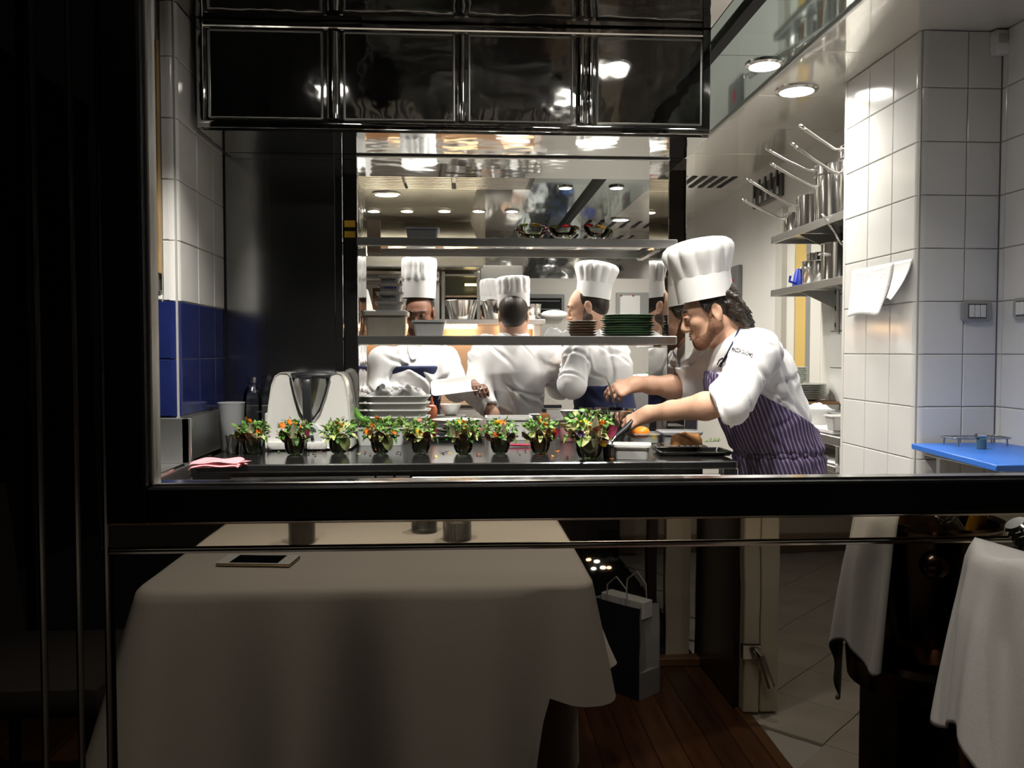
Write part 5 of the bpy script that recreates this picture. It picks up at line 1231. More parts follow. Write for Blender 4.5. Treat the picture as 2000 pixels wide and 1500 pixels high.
for s in (-1, 1):
    BE.cap(hp(.002, s * .060, -.020), hp(-.004, s * .058, -.052), .017, .024, .02); BE.cap(hp(-.004, s * .057, -.050), hp(-.062, s * .027, -.099), .0275, .0225, .02)
    BE.cap(hp(-.062, s * .030, -.082), hp(-.088, s * .016, -.082), .016, .010, .02)
BE.cap(hp(-.076, -.012, -.106), hp(-.076, .012, -.106), .0215, .0215, .025)
BE.cap(hp(-.0965, -.022, -.0525), hp(-.0965, .022, -.0525), .0062, .0062, .01)
pc(BE.mesh('beard', beard_m, .0036, disp=lambda X, Y, Z: .0012 * np.sin(X * 700) * np.sin(Y * 650) * np.sin(Z * 680)), 'beard')
for s in (-1, 1):
    pc(G().tube([hp(-.103, s * .012, .031), hp(-.101, s * .03, .036), hp(-.088, s * .05, .031)], [.0035, .0045, .002], 6).mesh('eyebrow', hair_m, 60), 'eyebrow')
    ey = pc(G().ball(hp(-.0938, s * .031, .009), .0115, 14).mesh('eye', eye_m, 60), 'eye')
    G().ball(hp(-.1055, s * .0315, .006), .0042, 10).build('iris', iris_m, ey, 60)
    pc(G().tube([hp(-.1045, s * .018, .012), hp(-.1075, s * .031, .0145), hp(-.100, s * .044, .011)], [.002, .0035, .002], 6).mesh('eyelid', skin, 60), 'eyelid')
for z, r in ((-.0615, .0042), (-.0740, .0050)): pc(G().tube([hp(-.098, -.02, z - .001), hp(-.1045, 0, z), hp(-.098, .02, z - .001)], [.002, r, .002], 8).mesh('lip', lip_m, 60), 'lip')
hb_c = (A(1326, 598, HY) + A(1431, 571, HY)) / 2
hax = (A(1358, 466, HY) - hb_c)
hatp = toque(cook, hb_c - cook.location, hax, .108, .092, hax.length + .004, .27, seed=3, squash=.92)
# trousers
TT = Blob(); shoes_legs(TT, hips, feet, 0); TT.cap(hips[0], hips[1], .075, .075, .05)
pc(TT.mesh('trousers', trouser_m, .011, grow=.012), 'trousers')
# tools in his hands
tw = empty('tweezers', A(1205, 760, 3.42), 'thin steel tweezers held in the leaning cook\'s far hand', 'tweezers')
for dx in (-.0022, .0022): G().tube([at(1183, 735, Y=3.40) - tw.location + Vector((0, 0, 0)), at(1190, 752, Y=3.40) - tw.location + Vector((dx, 0, 0)), at(1196, 775, Y=3.41) - tw.location + Vector((dx * 1.5, 0, 0)), at(1202, 796, Y=3.42) - tw.location], [.0016, .002, .002, .0012], 6).build('arm', steel_shiny, tw)
kh = empty('black_spatula', A(1215, 850, 3.22), 'black-handled spatula held in the leaning cook\'s near hand', 'spatula')
G().tube([A(1236, 822, 3.235) - kh.location, A(1222, 838, 3.225) - kh.location, A(1204, 852, 3.215) - kh.location], [.010, .013, .009], 10).build('handle', dark_plastic, kh, 60)
G().tube([A(1204, 852, 3.215) - kh.location, A(1196, 862, 3.21) - kh.location], [.006, .004], 8).build('blade', steel_shiny, kh, 60)
# ------------------------------------------------------------------ the cooks behind the pass
def back_cook(label, hd, Y, face, hat, body, hands, seed, sk=skin, apron=None, tilt=0.0, hair=True, beard=False, res=.008):
    """hd: head centre px; face: heading of the nose (0 = left); hat: (base px, top px, r, bulge); body: neck, pelvis px; hands: list of (shoulder, elbow, wrist) as (px,py,Y)"""
    hc = A(hd[0], hd[1], Y); H = Matrix.Translation(hc) @ Matrix.Rotation(R(face), 4, 'Z') @ Matrix.Rotation(R(tilt), 4, 'Y')
    nk, pv = A(body[0][0], body[0][1], Y + .0), A(body[1][0], body[1][1], Y)
    pv.z = max(pv.z, .86)
    per = empty('person', (pv.x, Y, .001), label, 'person'); inv = Matrix.Translation(per.location).inverted()
    def put(me, n, par=None):
        o = obj(n, me, per if par is None else par)
        if par is None: o.matrix_parent_inverse = inv
        return o
    side = Vector((-math.sin(R(face)), math.cos(R(face)), 0)); fw = Vector((-math.cos(R(face)), -math.sin(R(face)), 0))
    mid = nk.lerp(pv, .42)
    B = Blob(); head_ops(B, H, 1.0); B.cap(H @ Vector((.025, 0, -.05)), nk, .056, .060, .03)
    B.chain([nk, mid, pv], [.07, .13, .13], .05)
    sh = [A(*h[0]) for h in hands]; el = [A(*h[1]) for h in hands]; wr = [A(*h[2]) for h in hands]
    B.cap(sh[0], sh[1], .055, .055, .05)
    J = Blob(); J.chain([nk + Vector((0, 0, -.03)), mid, pv], [.085, .158, .150], .06); J.cap(sh[0], sh[1], .074, .074, .07)
    for i in (0, 1):
        B.chain([sh[i], el[i], wr[i]], [.05, .042, .03], .03)
        d = (wr[i] - el[i]).normalized(); hand_ops(B, wr[i], (d + Vector((0, 0, -.2))).normalized(), Vector((0, 0, 1)) + side * .1, [(.4, .5, .3)] * 4, 1 if i == 0 else -1, .98, thumb=.5)
        J.chain([sh[i], el[i]], [.078, .068], .05); c = wr[i] - d * .03; J.cap(el[i], wr[i], .066, .054, .04, cut=(c, d))
        J.cap(c - d * .03, c + d * .1, .040, .040, .004, '-')
    hp_ = [pv + side * .09 + Vector((0, 0, -.06)), pv - side * .09 + Vector((0, 0, -.06))]
    ft = [Vector((q.x, q.y, .001)) for q in hp_]
    shoes_legs(B, hp_, ft, R(face)); put(B.mesh('body', sk, res * .75), 'body')
    put(J.mesh('jacket', jacket_m, res * .9, disp=folds(seed, .008)), 'jacket')
    cdn = (hc - nk).normalized(); q = Vector((0, 0, 1)).rotation_difference(cdn).to_matrix().to_4x4()
    put(G().lathe([(.080, -.03), (.073, .01), (.072, .036), (.067, .036), (.067, -.02)], 30, M=Matrix.Translation(nk + cdn * .01) @ q, cap=(False, False)).mesh('collar', jacket_m, 60), 'collar')
    T = Blob(); shoes_legs(T, hp_, ft, R(face)); T.cap(hp_[0], hp_[1], .09, .09, .05); put(T.mesh('trousers', trouser_m, .014, grow=.010), 'trousers')
    if apron:
        P_ = Blob(); P_.chain([nk.lerp(pv, apron), pv], [.166, .160], .05); P_.cap(pv, pv + Vector((0, 0, -.42)), .165, .185, .05)
        cuts = [(nk.lerp(pv, apron), Vector((0, 0, 1))), (Vector((0, 0, .4)), Vector((0, 0, -1)))]
        put(P_.mesh('apron', navy_m, .010, cuts=cuts, disp=folds(seed + 3, .005)), 'apron')
    h3 = H.to_3x3().to_4x4(); HB_ = Blob(); HB_.ell(H @ Vector((.026, 0, .042)), (.098, .082, .088), h3, .02); HB_.ell(H @ Vector((.066, 0, -.008)), (.048, .068, .058), h3, .03)
    for s in (-1, 1): HB_.ell(H @ Vector((.008, s * .088, -.006)), (.027, .022, .044), h3, .006, '-')
    put(HB_.mesh('hair', hair_m, .006, cuts=[(H @ Vector((-.04, 0, .05)), H.to_3x3() @ Vector((-1, 0, -.3)))], ), 'hair')
    if beard:
        E_ = Blob()
        for s in (-1, 1):
            E_.cap(H @ Vector((.002, s * .062, -.01)), H @ Vector((-.004, s * .06, -.052)), .016, .022, .02); E_.cap(H @ Vector((-.004, s * .058, -.052)), H @ Vector((-.066, s * .025, -.103)), .024, .021, .02)
        E_.cap(H @ Vector((-.077, -.012, -.107)), H @ Vector((-.077, .012, -.107)), .024, .024, .02); E_.cap(H @ Vector((-.099, -.02, -.053)), H @ Vector((-.099, .02, -.053)), .007, .007, .01)
        put(E_.mesh('beard', mat('dark_beard', (.07, .045, .035), .85, noise=.4, nscale=200), .005), 'beard')
    for s in (-1, 1):
        put(G().tube([H @ Vector((-.103, s * .012, .031)), H @ Vector((-.101, s * .03, .036)), H @ Vector((-.088, s * .05, .031))], [.0035, .0045, .002], 6).mesh('eyebrow', hair_m, 60), 'eyebrow')
        ey = put(G().ball(H @ Vector((-.0915, s * .031, .008)), .0112, 12).mesh('eye', eye_m, 60), 'eye'); G().ball(H @ Vector((-.1005, s * .0315, .0055)), .0062, 8).build('iris', iris_m, ey, 60)
    b0, t0 = A(hat[0][0], hat[0][1], Y), A(hat[1][0], hat[1][1], Y)
    toque(per, b0 - per.location, t0 - b0, hat[2], hat[4] if len(hat) > 4 else .07, (t0 - b0).length, hat[3], seed=seed)
    return per
back_cook('cook in white jacket seen from behind, hat upright, in the middle of the pass', (1003, 618), 4.72, -96, ((1004, 600), (1001, 537), .088, .06, .075), ((1003, 652), (1010, 830)),
          [((945, 698, 4.72), (930, 765, 4.60), (962, 806, 4.52)), ((1070, 696, 4.72), (1092, 755, 4.85), (1104, 728, 5.12))], 21, apron=None)
back_cook('bearded cook in profile with a tall hat, looking left behind the green plates', (1148, 602), 4.62, -14, ((1158, 583), (1168, 509), .094, .26, .085), ((1168, 645), (1182, 815)),
          [((1130, 690, 4.45), (1118, 752, 4.40), (1112, 712, 4.62)), ((1200, 690, 4.82), (1190, 745, 5.0), (1140, 748, 4.96))], 33, apron=.62, tilt=-14, beard=True)
back_cook('dark-skinned cook in a navy apron facing the pass, behind the plastic tubs', (820, 612), 4.92, 82, ((818, 583), (819, 499), .096, .04, .10), ((818, 668), (800, 840)),
          [((748, 705, 4.92), (742, 770, 4.85), (800, 775, 4.62)), ((870, 705, 4.92), (893, 760, 4.80), (925, 752, 4.55))], 45, sk=skin_dark, apron=.28, tilt=-16)
back_cook('cook far behind, only his white hat showing beside the middle cook', (959, 612), 6.85, -90, ((959, 596), (961, 543), .088, .10, .07), ((959, 645), (961, 760)),
          [((928, 668, 6.85), (924, 710, 6.85), (940, 735, 7.0)), ((992, 668, 6.85), (996, 710, 6.85), (980, 735, 7.0))], 57, res=.012)
# white platter in the left cook's hands
pl = empty('white_platter', A(892, 756, 4.50), 'long white platter held tilted by the navy-aproned cook', 'platter'); pl.rotation_euler = (R(38), R(-7), 0)
G().loft([rrect(.24, .10, .02, 0), rrect(.27, .13, .025, .014), rrect(.262, .122, .024, .014), rrect(.235, .095, .02, .004)]).build('dish', white_china, pl)

# ================================================================== things on the pass shelves
ZA = ZS0 - .0062; ZU = ZS1 - .0062
def on_shelf(name, px, Y, label, cat, z=ZA, rz=0): p = at(px, 600, Y=Y); return empty(name, (p.x, Y, z), label, cat, rz=rz)
tb1 = on_shelf('lidded_tub', 755, 3.70, 'beige lidded tub on the left end of the lower shelf', 'tub')
s7 = 3.70 / F_PX
tub_geo(.172, .13, .098, .93, r=.015).build('tub', mat('beige_plastic', (.62, .56, .46), .35, trans=.15, noise=.15, nscale=12), tb1)
G().loft([rrect(.190, .148, .018, .096), rrect(.192, .150, .018, .112), rrect(.17, .128, .015, .118)]).build('lid', mat('milky_lid', (.72, .70, .64), .3), tb1)
zz = ZA + .119; lid_m = mat('clear_box_plastic', (.82, .83, .82), .25, trans=.35, ior=1.2); ink = [mat('black_ink', (.05, .05, .06), .6), mat('blue_ink', (.05, .06, .35), .6), mat('grey_ink', (.12, .12, .12), .6)]
for k, (w_, h, lb) in enumerate(((.108, .036, 'lowest, unmarked'), (.100, .042, 'second, marked in grey'), (.090, .034, 'third, marked in blue'), (.082, .034, 'topmost, marked in black'))):
    e = on_shelf('small_tub', 762, 3.70, 'small clear tub in the pile on the beige tub, %s' % lb, 'tub', zz, rz=.05 * math.sin(k * 4))
    tub_geo(w_, w_ * .75, h - .006, .9).build('tub', lid_m, e); G().loft([rrect(w_ + .016, w_ * .75 + .016, .012, h - .006), rrect(w_ + .016, w_ * .75 + .016, .012, h)]).build('lid', lid_m, e)
    rn = random.Random(k)
    if k:
        x = -w_ * .3
        while x < w_ * .28:
            L_ = rn.uniform(.004, .010); G().box((x, -w_ * .375 - .0035, h * .35 + rn.uniform(0, .003)), (x + L_, -w_ * .375 + .002, h * .35 + rn.uniform(.006, .011))).build('pen_mark', ink[(k + 2) % 3 if k != 2 else 1], e); x += L_ + rn.uniform(.002, .005)
    zz += h + .0008
tb3 = on_shelf('white_tub', 838, 3.68, 'white rectangular tub on the lower shelf beside the beige tub', 'tub')
tub_geo(.135, .11, .076, .84, lip=.010).build('tub', white_plastic, tb3)
# brown and green plates
pbm, pgm = mat('brown_stoneware', (.26, .18, .12), .35, noise=.3, nscale=14), mat('green_stoneware', (.15, .27, .15), .3, noise=.35, nscale=16)
wavy = lambda a, q: 1 + .012 * math.sin(5 * a) + .008 * math.sin(9 * a + 1)
def plate_mesh(m, r): return G().lathe([(.001, .003), (r * .55, 0), (r * .62, .002), (r * .97, .013), (r, .016), (r * .96, .0175), (r * .6, .006), (.001, .006)], 36, cap=(False, False), wob=wavy).mesh('stacked_plate', m, 40)
mb1, mg1 = plate_mesh(pbm, .066), plate_mesh(pgm, .118)
plates(1137, 640, 3.72, ZA, 6, 1, 1, 'brown stoneware plate on the lower shelf, %s of its stack', mb1, .0115, 'brown plates on the lower shelf', 'brown_plate', .003)
plates(1226, 640, 3.72, ZA, 9, 1, 1, 'green stoneware plate on the lower shelf, %s of its stack', mg1, .0105, 'green plates on the lower shelf', 'green_plate', .007)
crumple('cling_film', .22, .12, .018, 12, film, 'flat crumpled film on the lower shelf between tub and plates', 'film', (at(960, 650, Y=3.7).x, 3.70, ZA))
crumple('cling_film', .12, .10, .05, 14, film, 'wrinkled clear film beside the brown plates', 'film', (at(1088, 650, Y=3.7).x, 3.70, ZA))
# upper shelf: white tub, film, coloured glass bowls, cardboard
tb4 = on_shelf('white_bin', 826, 3.70, 'pale plastic bin on the upper shelf', 'tub', ZU)
tub_geo(.135, .12, .066, .9, lip=.010).build('tub', mat('pale_lilac_plastic', (.66, .66, .70), .35), tb4)
crumple('cling_film', .20, .10, .022, 22, film, 'crumpled film lying on the upper shelf beside the pale bin', 'film', (at(915, 450, Y=3.7).x, 3.70, ZU))
cdb = on_shelf('cardboard_strip', 731, 3.56, 'tall cardboard strip standing at the left end of the upper shelf', 'cardboard', ZU - .03)
G().box((-.028, -.004, -.03), (.028, .004, .11), bev=.001).build('strip', mat('cardboard', (.50, .38, .28), .8), cdb)
cm = [mat('glass_red', (.55, .03, .05), .05, trans=.7, ior=1.3), mat('glass_amber', (.75, .40, .03), .05, trans=.7, ior=1.3), mat('glass_lime', (.40, .50, .06), .05, trans=.7, ior=1.3)]
for i, (px, lab, til) in enumerate(((1037, 'clear glass bowl with red and yellow rim tilted toward us on the upper shelf', -28), (1100, 'clear glass bowl with orange specks, middle of three on the upper shelf', -6), (1160, 'shallow glass dish with a red edge, right one on the upper shelf', 12))):
    e = on_shelf('glass_bowl', px, 3.70, lab, 'bowl', ZU)
    G().lathe([(.033, 0), (.036, .004), (.024, .016), (.03, .024), (.04, .03), (.002, .03)], 28, cap=(True, False)).build('foot', glass_m, e)
    b = G().lathe([(.004, .028), (.03, .031), (.055, .048), (.066, .070), (.068, .074), (.063, .074), (.05, .052), (.028, .036), (.003, .034)], 36, cap=(False, False), wob=lambda a, q: 1 + .05 * math.sin(4 * a)).build('bowl', thin_glass('shelf_bowl_glass', tint=(.88, .90, .86), refl=.12), e); b.rotation_euler = (R(-til if i == 0 else -4), R(til if i == 2 else 0), 0)
    for k in range(7):
        a0 = k * .9; g = G(); g.tube([(.0655 * math.cos(a0 + t * .1), .0655 * math.sin(a0 + t * .1), .0725) for t in range(7)], .0058, 6); o = g.build('colour_inlay', cm[(k + i) % 3], b, 60)
# ================================================================== back kitchen: range, gantry, equipment
warm_e = emis('heat_tube', (1.0, .62, .30), 16)
gz = at(960, 625, Y=6.0).z
gn = empty('heat_gantry', (0, 6.0, 0), 'steel heated gantry shelf with glowing tubes over the range', 'shelf')
gx0, gx1 = at(640, 600, Y=6.0).x, at(1062, 600, Y=6.0).x
cc(G().box((gx0, 5.85, gz - .035), (gx1, 6.25, gz), bev=.004), 'shelf', steel, gn)
for a in (gx0 + .05, gx1 - .05): cc(G().box((a - .025, 6.0, .931), (a + .025, 6.06, gz - .035), bev=.003), 'post', steel, gn)
cc(G().box((gx0, 6.2, .931), (gx1, 6.24, gz - .035)), 'back_plate', mat('copper_toned_steel', (.62, .46, .34), .3, .9), gn)  # steel with an even copper-brown base colour
for i, (a, b) in enumerate(((868, 932), (690, 718), (760, 830), (980, 1040))):
    xa, xb_ = at(a, 638, Y=5.95).x, at(b, 638, Y=5.95).x; zt_ = at(900, 637, Y=5.95).z
    cc(G().tube([(xa, 5.95, zt_), (xb_, 5.95, zt_)], .018, 10), 'glow_tube', warm_e, gn)
    ld = bpy.data.lights.new('lamp', 'AREA'); ld.shape = 'RECTANGLE'; ld.size = abs(xb_ - xa); ld.size_y = .04; ld.energy = 7 * K_KIT; ld.color = (1, .6, .3)
    lo = bpy.data.objects.new('lamp', ld); COL.objects.link(lo); lo.location = ((xa + xb_) / 2, 5.95, zt_ - .03); lo.parent = gn; lo.matrix_parent_inverse = Matrix.Translation(gn.location).inverted()
rg = empty('cooking_range', (0, 6.2, 0), 'long steel cooking range along the back of the kitchen', 'range')
cc(G().box((gx0 - .2, 5.75, .0), (gx1 + .1, 6.5, .9), bev=.006), 'body', steel, rg); cc(G().box((gx0 - .2, 5.73, .9), (gx1 + .1, 6.5, .93), bev=.004), 'top', steel_shiny, rg)
# steel mixing bowls on the gantry
for i, (px, r, h, lab) in enumerate(((902, .118, .135, 'flared steel bowl on the gantry shelf, left of the middle cook'), (970, .112, .132, 'flared steel bowl on the gantry shelf behind the middle cook'), (1038, .066, .11, 'narrow steel pot on the gantry shelf right of the middle cook'))):
    p = at(px, 625, Y=6.0); e = empty('steel_bowl', (p.x, 5.98, gz + .001), lab, 'bowl')
    f = .68 if i < 2 else .9
    G().lathe([(r * f, 0), (r * (f + .04), .004), (r, h - .004), (r + .006, h), (r - .002, h), (r * f, .01), (.001, .01)], 30, cap=(True, False)).build('wall', steel_shiny, e)
w9 = empty('white_cup', (at(1058, 625, Y=5.95).x + .09, 5.95, gz + .001), 'white cloth bundle on the gantry shelf beside the pot', 'cloth')
G().ball((0, 0, .035), (.10, .06, .034), 14).build('bundle', cloth_w, w9, 60)
# white conical lamp shade on the gantry at the left
ls = empty('conical_shade', (at(716, 595, Y=5.95).x, 5.95, gz + .041), 'white cone-shaped squeeze bag standing at the left of the gantry', 'bag')
G().lathe([(.075, -.04), (.075, -.03), (.06, -.03), (.012, .16), (.004, .17)], 24).build('cone', white_plastic, ls)
# wall units behind, left: salamander grill, hood lip, oven with brown window
uo = empty('salamander_grill', (at(790, 540, Y=7.2).x, 7.2, 0), 'steel salamander grill unit on the back wall at the left', 'grill')
xa, xb_ = at(705, 540, Y=7.2).x, at(858, 540, Y=7.2).x
cc(G().box((xa, 7.2, at(800, 548, Y=7.2).z), (xb_, 7.7, at(800, 529, Y=7.2).z), bev=.01), 'top_bar', steel_shiny, uo)
cc(G().box((xa, 7.25, at(800, 640, Y=7.2).z), (xb_, 7.7, at(800, 548, Y=7.2).z), bev=.01), 'body', steel, uo)
cc(G().box((at(727, 580, Y=7.2).x, 7.235, at(800, 622, Y=7.2).z), (at(752, 580, Y=7.2).x, 7.25, at(800, 562, Y=7.2).z), bev=.004), 'oven_window', mat('brown_glass', (.09, .045, .02), .2), uo)
cc(G().box((xa, 7.3, .93), (xb_, 7.68, at(800, 640, Y=7.2).z)), 'base', steel_dull, uo)
cc(G().box((xa, 7.18, at(800, 553, Y=7.2).z), (xb_, 7.21, at(800, 550, Y=7.2).z)), 'handle_bar', steel_shiny, uo)
ho = empty('extraction_hood', (0, 7.4, 2.0), 'warm-lit steel extraction hood over the back range', 'hood')
h0, h1 = at(690, 500, Y=7.0).x, at(944, 500, Y=7.0).x
g = G().loft([[(h0, 7.0, at(800, 521, Y=7.0).z), (h1, 7.0, at(800, 521, Y=7.0).z), (h1 - .1, 7.8, at(800, 521, Y=7.0).z), (h0, 7.8, at(800, 521, Y=7.0).z)], [(h0, 7.0, at(800, 500, Y=7.0).z), (h1 - .0, 7.0, at(800, 500, Y=7.0).z), (h1 - .1, 7.8, CEIL - .01), (h0, 7.8, CEIL - .01)]]); cc(g, 'canopy', warm_steel, ho)
cc(G().box((h0, 6.99, at(800, 521, Y=7.0).z), (h1, 7.0, at(800, 518, Y=7.0).z)), 'lip', steel_dull, ho)
cc(G().box((at(890, 530, Y=7.3).x, 7.3, at(800, 523, Y=7.3).z), (at(930, 530, Y=7.3).x, 7.36, at(800, 521, Y=7.3).z)), 'strip_lamp', emis('warm_strip', (1, .8, .35), 8), ho)
bu = empty('storage_shelf', (at(905, 570, Y=7.3).x, 7.3, 0), 'steel wall shelf with dark trays left of the middle cook', 'shelf')
xa, xb_ = at(869, 570, Y=7.3).x, at(931, 570, Y=7.3).x
for py in (535, 577, 592): cc(G().box((xa, 7.3, at(900, py + 4, Y=7.3).z), (xb_, 7.7, at(900, py, Y=7.3).z), bev=.003), 'board', steel if py != 577 else mat('copper_toned_steel'), bu)
cc(G().box((xa, 7.68, at(900, 640, Y=7.3).z), (xb_, 7.7, at(900, 535, Y=7.3).z)), 'back_plate', mat('green_grey_glass', (.25, .29, .26), .2), bu)
for a in (xa - .03, xb_): cc(G().box((a, 7.3, .9), (a + .03, 7.7, at(900, 530, Y=7.3).z), bev=.003), 'upright', steel_dull, bu)
cc(G().box((at(908, 552, Y=7.3).x, 7.4, at(900, 556, Y=7.3).z), (at(936, 552, Y=7.3).x, 7.44, at(900, 552, Y=7.3).z)), 'strip_lamp', MATS['warm_strip'], bu)
cup = empty('grey_cupboard', (at(975, 560, Y=7.4).x, 7.4, 0), 'tall dark grey cupboard behind the white hats', 'cupboard')
cc(G().box((at(938, 560, Y=7.4).x, 7.4, 0), (at(1022, 560, Y=7.4).x, 7.9, at(960, 518, Y=7.4).z), bev=.02), 'body', mat('dark_grey_paint', (.16, .16, .155), .4), cup)
# dark framed oven / screen and notices on the white wall
ov = empty('wall_oven', (at(1062, 597, Y=8.38).x, 8.38, at(1062, 597, Y=8.38).z), 'dark built-in oven with grey frame on the white back wall', 'oven')
w_, h_ = 80 * 8.38 / F_PX, 44 * 8.38 / F_PX
G().box((-w_ / 2, -.04, -h_ / 2), (w_ / 2, .015, h_ / 2), bev=.006).build('frame', mat('grey_frame', (.20, .21, .21), .4), ov); G().box((-w_ / 2 + .03, -.05, -h_ / 2 + .03), (w_ / 2 - .03, -.035, h_ / 2 - .04), bev=.003).build('window', mat('oven_glass', (.015, .017, .018), .1), ov)
for k in range(2): G().box((-w_ / 2 + .05, -.056, -.04 + k * .08), (w_ / 2 - .05, -.05, -.034 + k * .08)).build('rack_bar', steel_dull, ov)
nb = empty('notice_board', (at(1240, 597, Y=8.38).x, 8.385, at(1240, 597, Y=8.38).z), 'grey notice board with two white notices on the back wall', 'board')
G().box((-.19, -.01, -.13), (.17, .012, .13), bev=.002).build('board', mat('grey_board', (.34, .35, .34), .6), nb)
for k, dx in enumerate((-.10, .0)): G().box((dx - .05, -.013, -.10), (dx + .05, -.0105, .10)).build('notice', paper_m, nb)
for dx in (-.14, -.02): G().ball((dx, -.016, .10), .010, 8).build('red_pin', mat('red_plastic', (.5, .02, .04), .4), nb, 60)
G().box((.14, -.016, .02), (.165, -.01, .12), bev=.002).build('red_tag', MATS['red_plastic'], nb)
# rack behind the post with things hanging, right of the cooks
rk2 = empty('back_counter', (at(1270, 760, Y=5.6).x, 5.6, 0), 'steel back counter with boards of food behind the right cook', 'counter')
xa, xb_ = at(1225, 700, Y=5.6).x, at(1330, 700, Y=5.6).x; zt_ = at(1270, 742, Y=5.6).z
cc(G().box((xa, 5.45, 0), (xb_, 6.1, zt_), bev=.004), 'body', steel, rk2)
bd = empty('wooden_board', (at(1268, 735, Y=5.6).x, 5.62, zt_ + .001), 'wooden board with white cheese and herbs behind the right cook', 'board')
G().box((-.15, -.09, 0), (.15, .09, .014), bev=.004).build('board', wood_edge, bd); G().ball((-.02, 0, .026), (.10, .06, .014), 14).build('cheese', white_china, bd, 60)
g = G(); rn = random.Random(77)
for k in range(30): leaf_quad(g, Matrix.Translation((rn.uniform(.0, .09), rn.uniform(-.05, .03), .034)) @ rot_to((rn.uniform(-1, 1), rn.uniform(-1, 1), rn.uniform(0, .7))), .03, .012, .6)
g.build('herbs', leaf_ms[0], bd, 60, recalc=False, kind='stuff')
sq = empty('sauce_bottle', (at(845, 725, Y=4.35).x, 4.2, CZ + .001), 'orange squeeze sauce bottle standing by the tray stack', 'bottle')
G().lathe([(.026, 0), (.028, .004), (.028, .10), (.022, .118), (.010, .125), (.004, .165)], 20).build('body', mat('orange_sauce', (.75, .22, .10), .3), sq)
for i, (px, py, Y, r, h, lab) in enumerate(((880, 786, 4.235, .055, .055, 'small white dish on a steel box behind the oval plates'), (1115, 775, 4.18, .055, .045, 'round white bowl at the back of the pass, left of the mixing bowl'), (1048, 783, 4.14, .04, .03, 'small white saucer bowl behind the pepper mill'))):
    p = at(px, py, Y=Y); e = empty('white_bowl', (p.x, Y, CZ + .001 + (.07 if i == 0 else 0.05)), lab, 'bowl')
    G().lathe([(r * .5, 0), (r * .6, .004), (r, h), (r * .94, h), (r * .5, .008), (.001, .008)], 26, cap=(True, False)).build('wall', white_china, e)
    ped = empty('stand_box', (p.x, Y, CZ + .001), ('steel box under the small white dish', 'low steel box under the round white bowl', 'low steel box under the small saucer bowl')[i], 'box')
    G().loft([rrect(.15, .10, .01, 0), rrect(.155, .105, .01, (.069 if i == 0 else .049))]).build('body', steel, ped)
# ================================================================== right wall: shelves with pots, side counter
XSF = 1.75
def wall_shelf(pxn, pyn, label, zt, th):
    y0, y1 = YR1 + .03, at(1506, 500, X=XSF).y
    e = empty('wall_shelf', (XSF, y0, zt - th), label, 'shelf')
    cc(G().box((XSF, y0, zt - th), (XSF + .012, y1, zt), bev=.002), 'front_edge', steel, e)
    cc(G().box((XSF + .012, y0, zt - .014), (XW - .014, y1, zt - .002)), 'plate', steel, e)
    cc(G().box((XSF, y1 - .012, zt - th), (XW - .014, y1, zt), bev=.002), 'end_edge', steel, e)
    for yy in (y0 + .3, y1 - .25):
        g = G().prism([(XW - .014, yy, zt - .016), (XSF + .05, yy, zt - .016), (XW - .014, yy, zt - .12)], (0, .006, 0)); cc(g, 'bracket', steel_dull, e)
    return e
ZP1 = at(1506, 463, X=XSF).z; ZP0 = at(1506, 567, X=XSF).z
wall_shelf(0, 0, 'upper steel wall shelf carrying the long-handled saucepans', ZP1, .04)
wall_shelf(0, 0, 'lower steel wall shelf carrying steel pots and a blue can', ZP0, .036)
ra = empty('shelf_rail', (XW - .012, at(1631, 620, X=XW).y, 0), 'slotted steel shelf upright on the right wall', 'rail')
yy = at(1633, 620, X=XW - .02).y
cc(G().box((XW - .024, yy - .016, at(1633, 650, X=XW).z), (XW - .0075, yy + .016, 2.2), bev=.003), 'channel', steel, ra)
for k in range(5): cc(G().box((XW - .0255, yy - .005, 1.42 + .09 * k), (XW - .0235, yy + .005, 1.445 + .09 * k)), 'slot', black_gap, ra)
def saucepan(label, x, y, z, r, h, hd, L, m=steel_shiny, rise=.5):
    e = empty('saucepan', (x, y, z + .001), label, 'pan', 'saucepans on the upper shelf')
    G().lathe([(r * .96, 0), (r, .006), (r, h), (r + .004, h + .002), (r - .003, h), (r - .003, .006), (.001, .005)], 32, cap=(True, False)).build('body', m, e)
    d = Vector((math.cos(hd), math.sin(hd), 0)); up = Vector((0, 0, 1))
    p = [d * (r - .002) + up * (h * .78), d * (r + .03) + up * (h * .82), d * (r + L * .6) + up * (h * .82 + L * rise * .5), d * (r + L) + up * (h * .82 + L * rise)]
    ho_ = G().tube(p, [.013, .012, .012, .015], 10, flat=.6).build('handle', steel_shiny, e, 60)
    q = p[-1]; t = (p[-1] - p[-2]).normalized(); s_ = t.cross(up).normalized()
    pts = [q + t * (.018 + .018 * math.cos(a)) + s_ * .010 * math.sin(a) for a in [k * 2 * math.pi / 14 for k in range(15)]]
    G().tube(pts, .0055, 6).build('hanging_loop', steel_shiny, ho_, 60)
    G().ball(tuple(d * (r + .003) + up * h * .78), (.010, .010, .012), 8).build('rivet_plate', steel_shiny, e, 60)
    return e
pots = [(4.68, .085, .12, 172, .20, 'small saucepan at the far end of the upper shelf'), (4.44, .115, .17, 166, .22, 'second saucepan from the far end of the upper shelf'), (4.17, .125, .22, 178, .20, 'tall saucepan in the middle of the upper shelf'), (3.90, .125, .24, 170, .19, 'tall saucepan by the pillar on the upper shelf')]
for i, (y, r, h, hd, L, lb) in enumerate(pots):
    saucepan(lb, 1.892, y, ZP1, r, h, R(hd), L, rise=(.45, .55, .45, .6)[i])
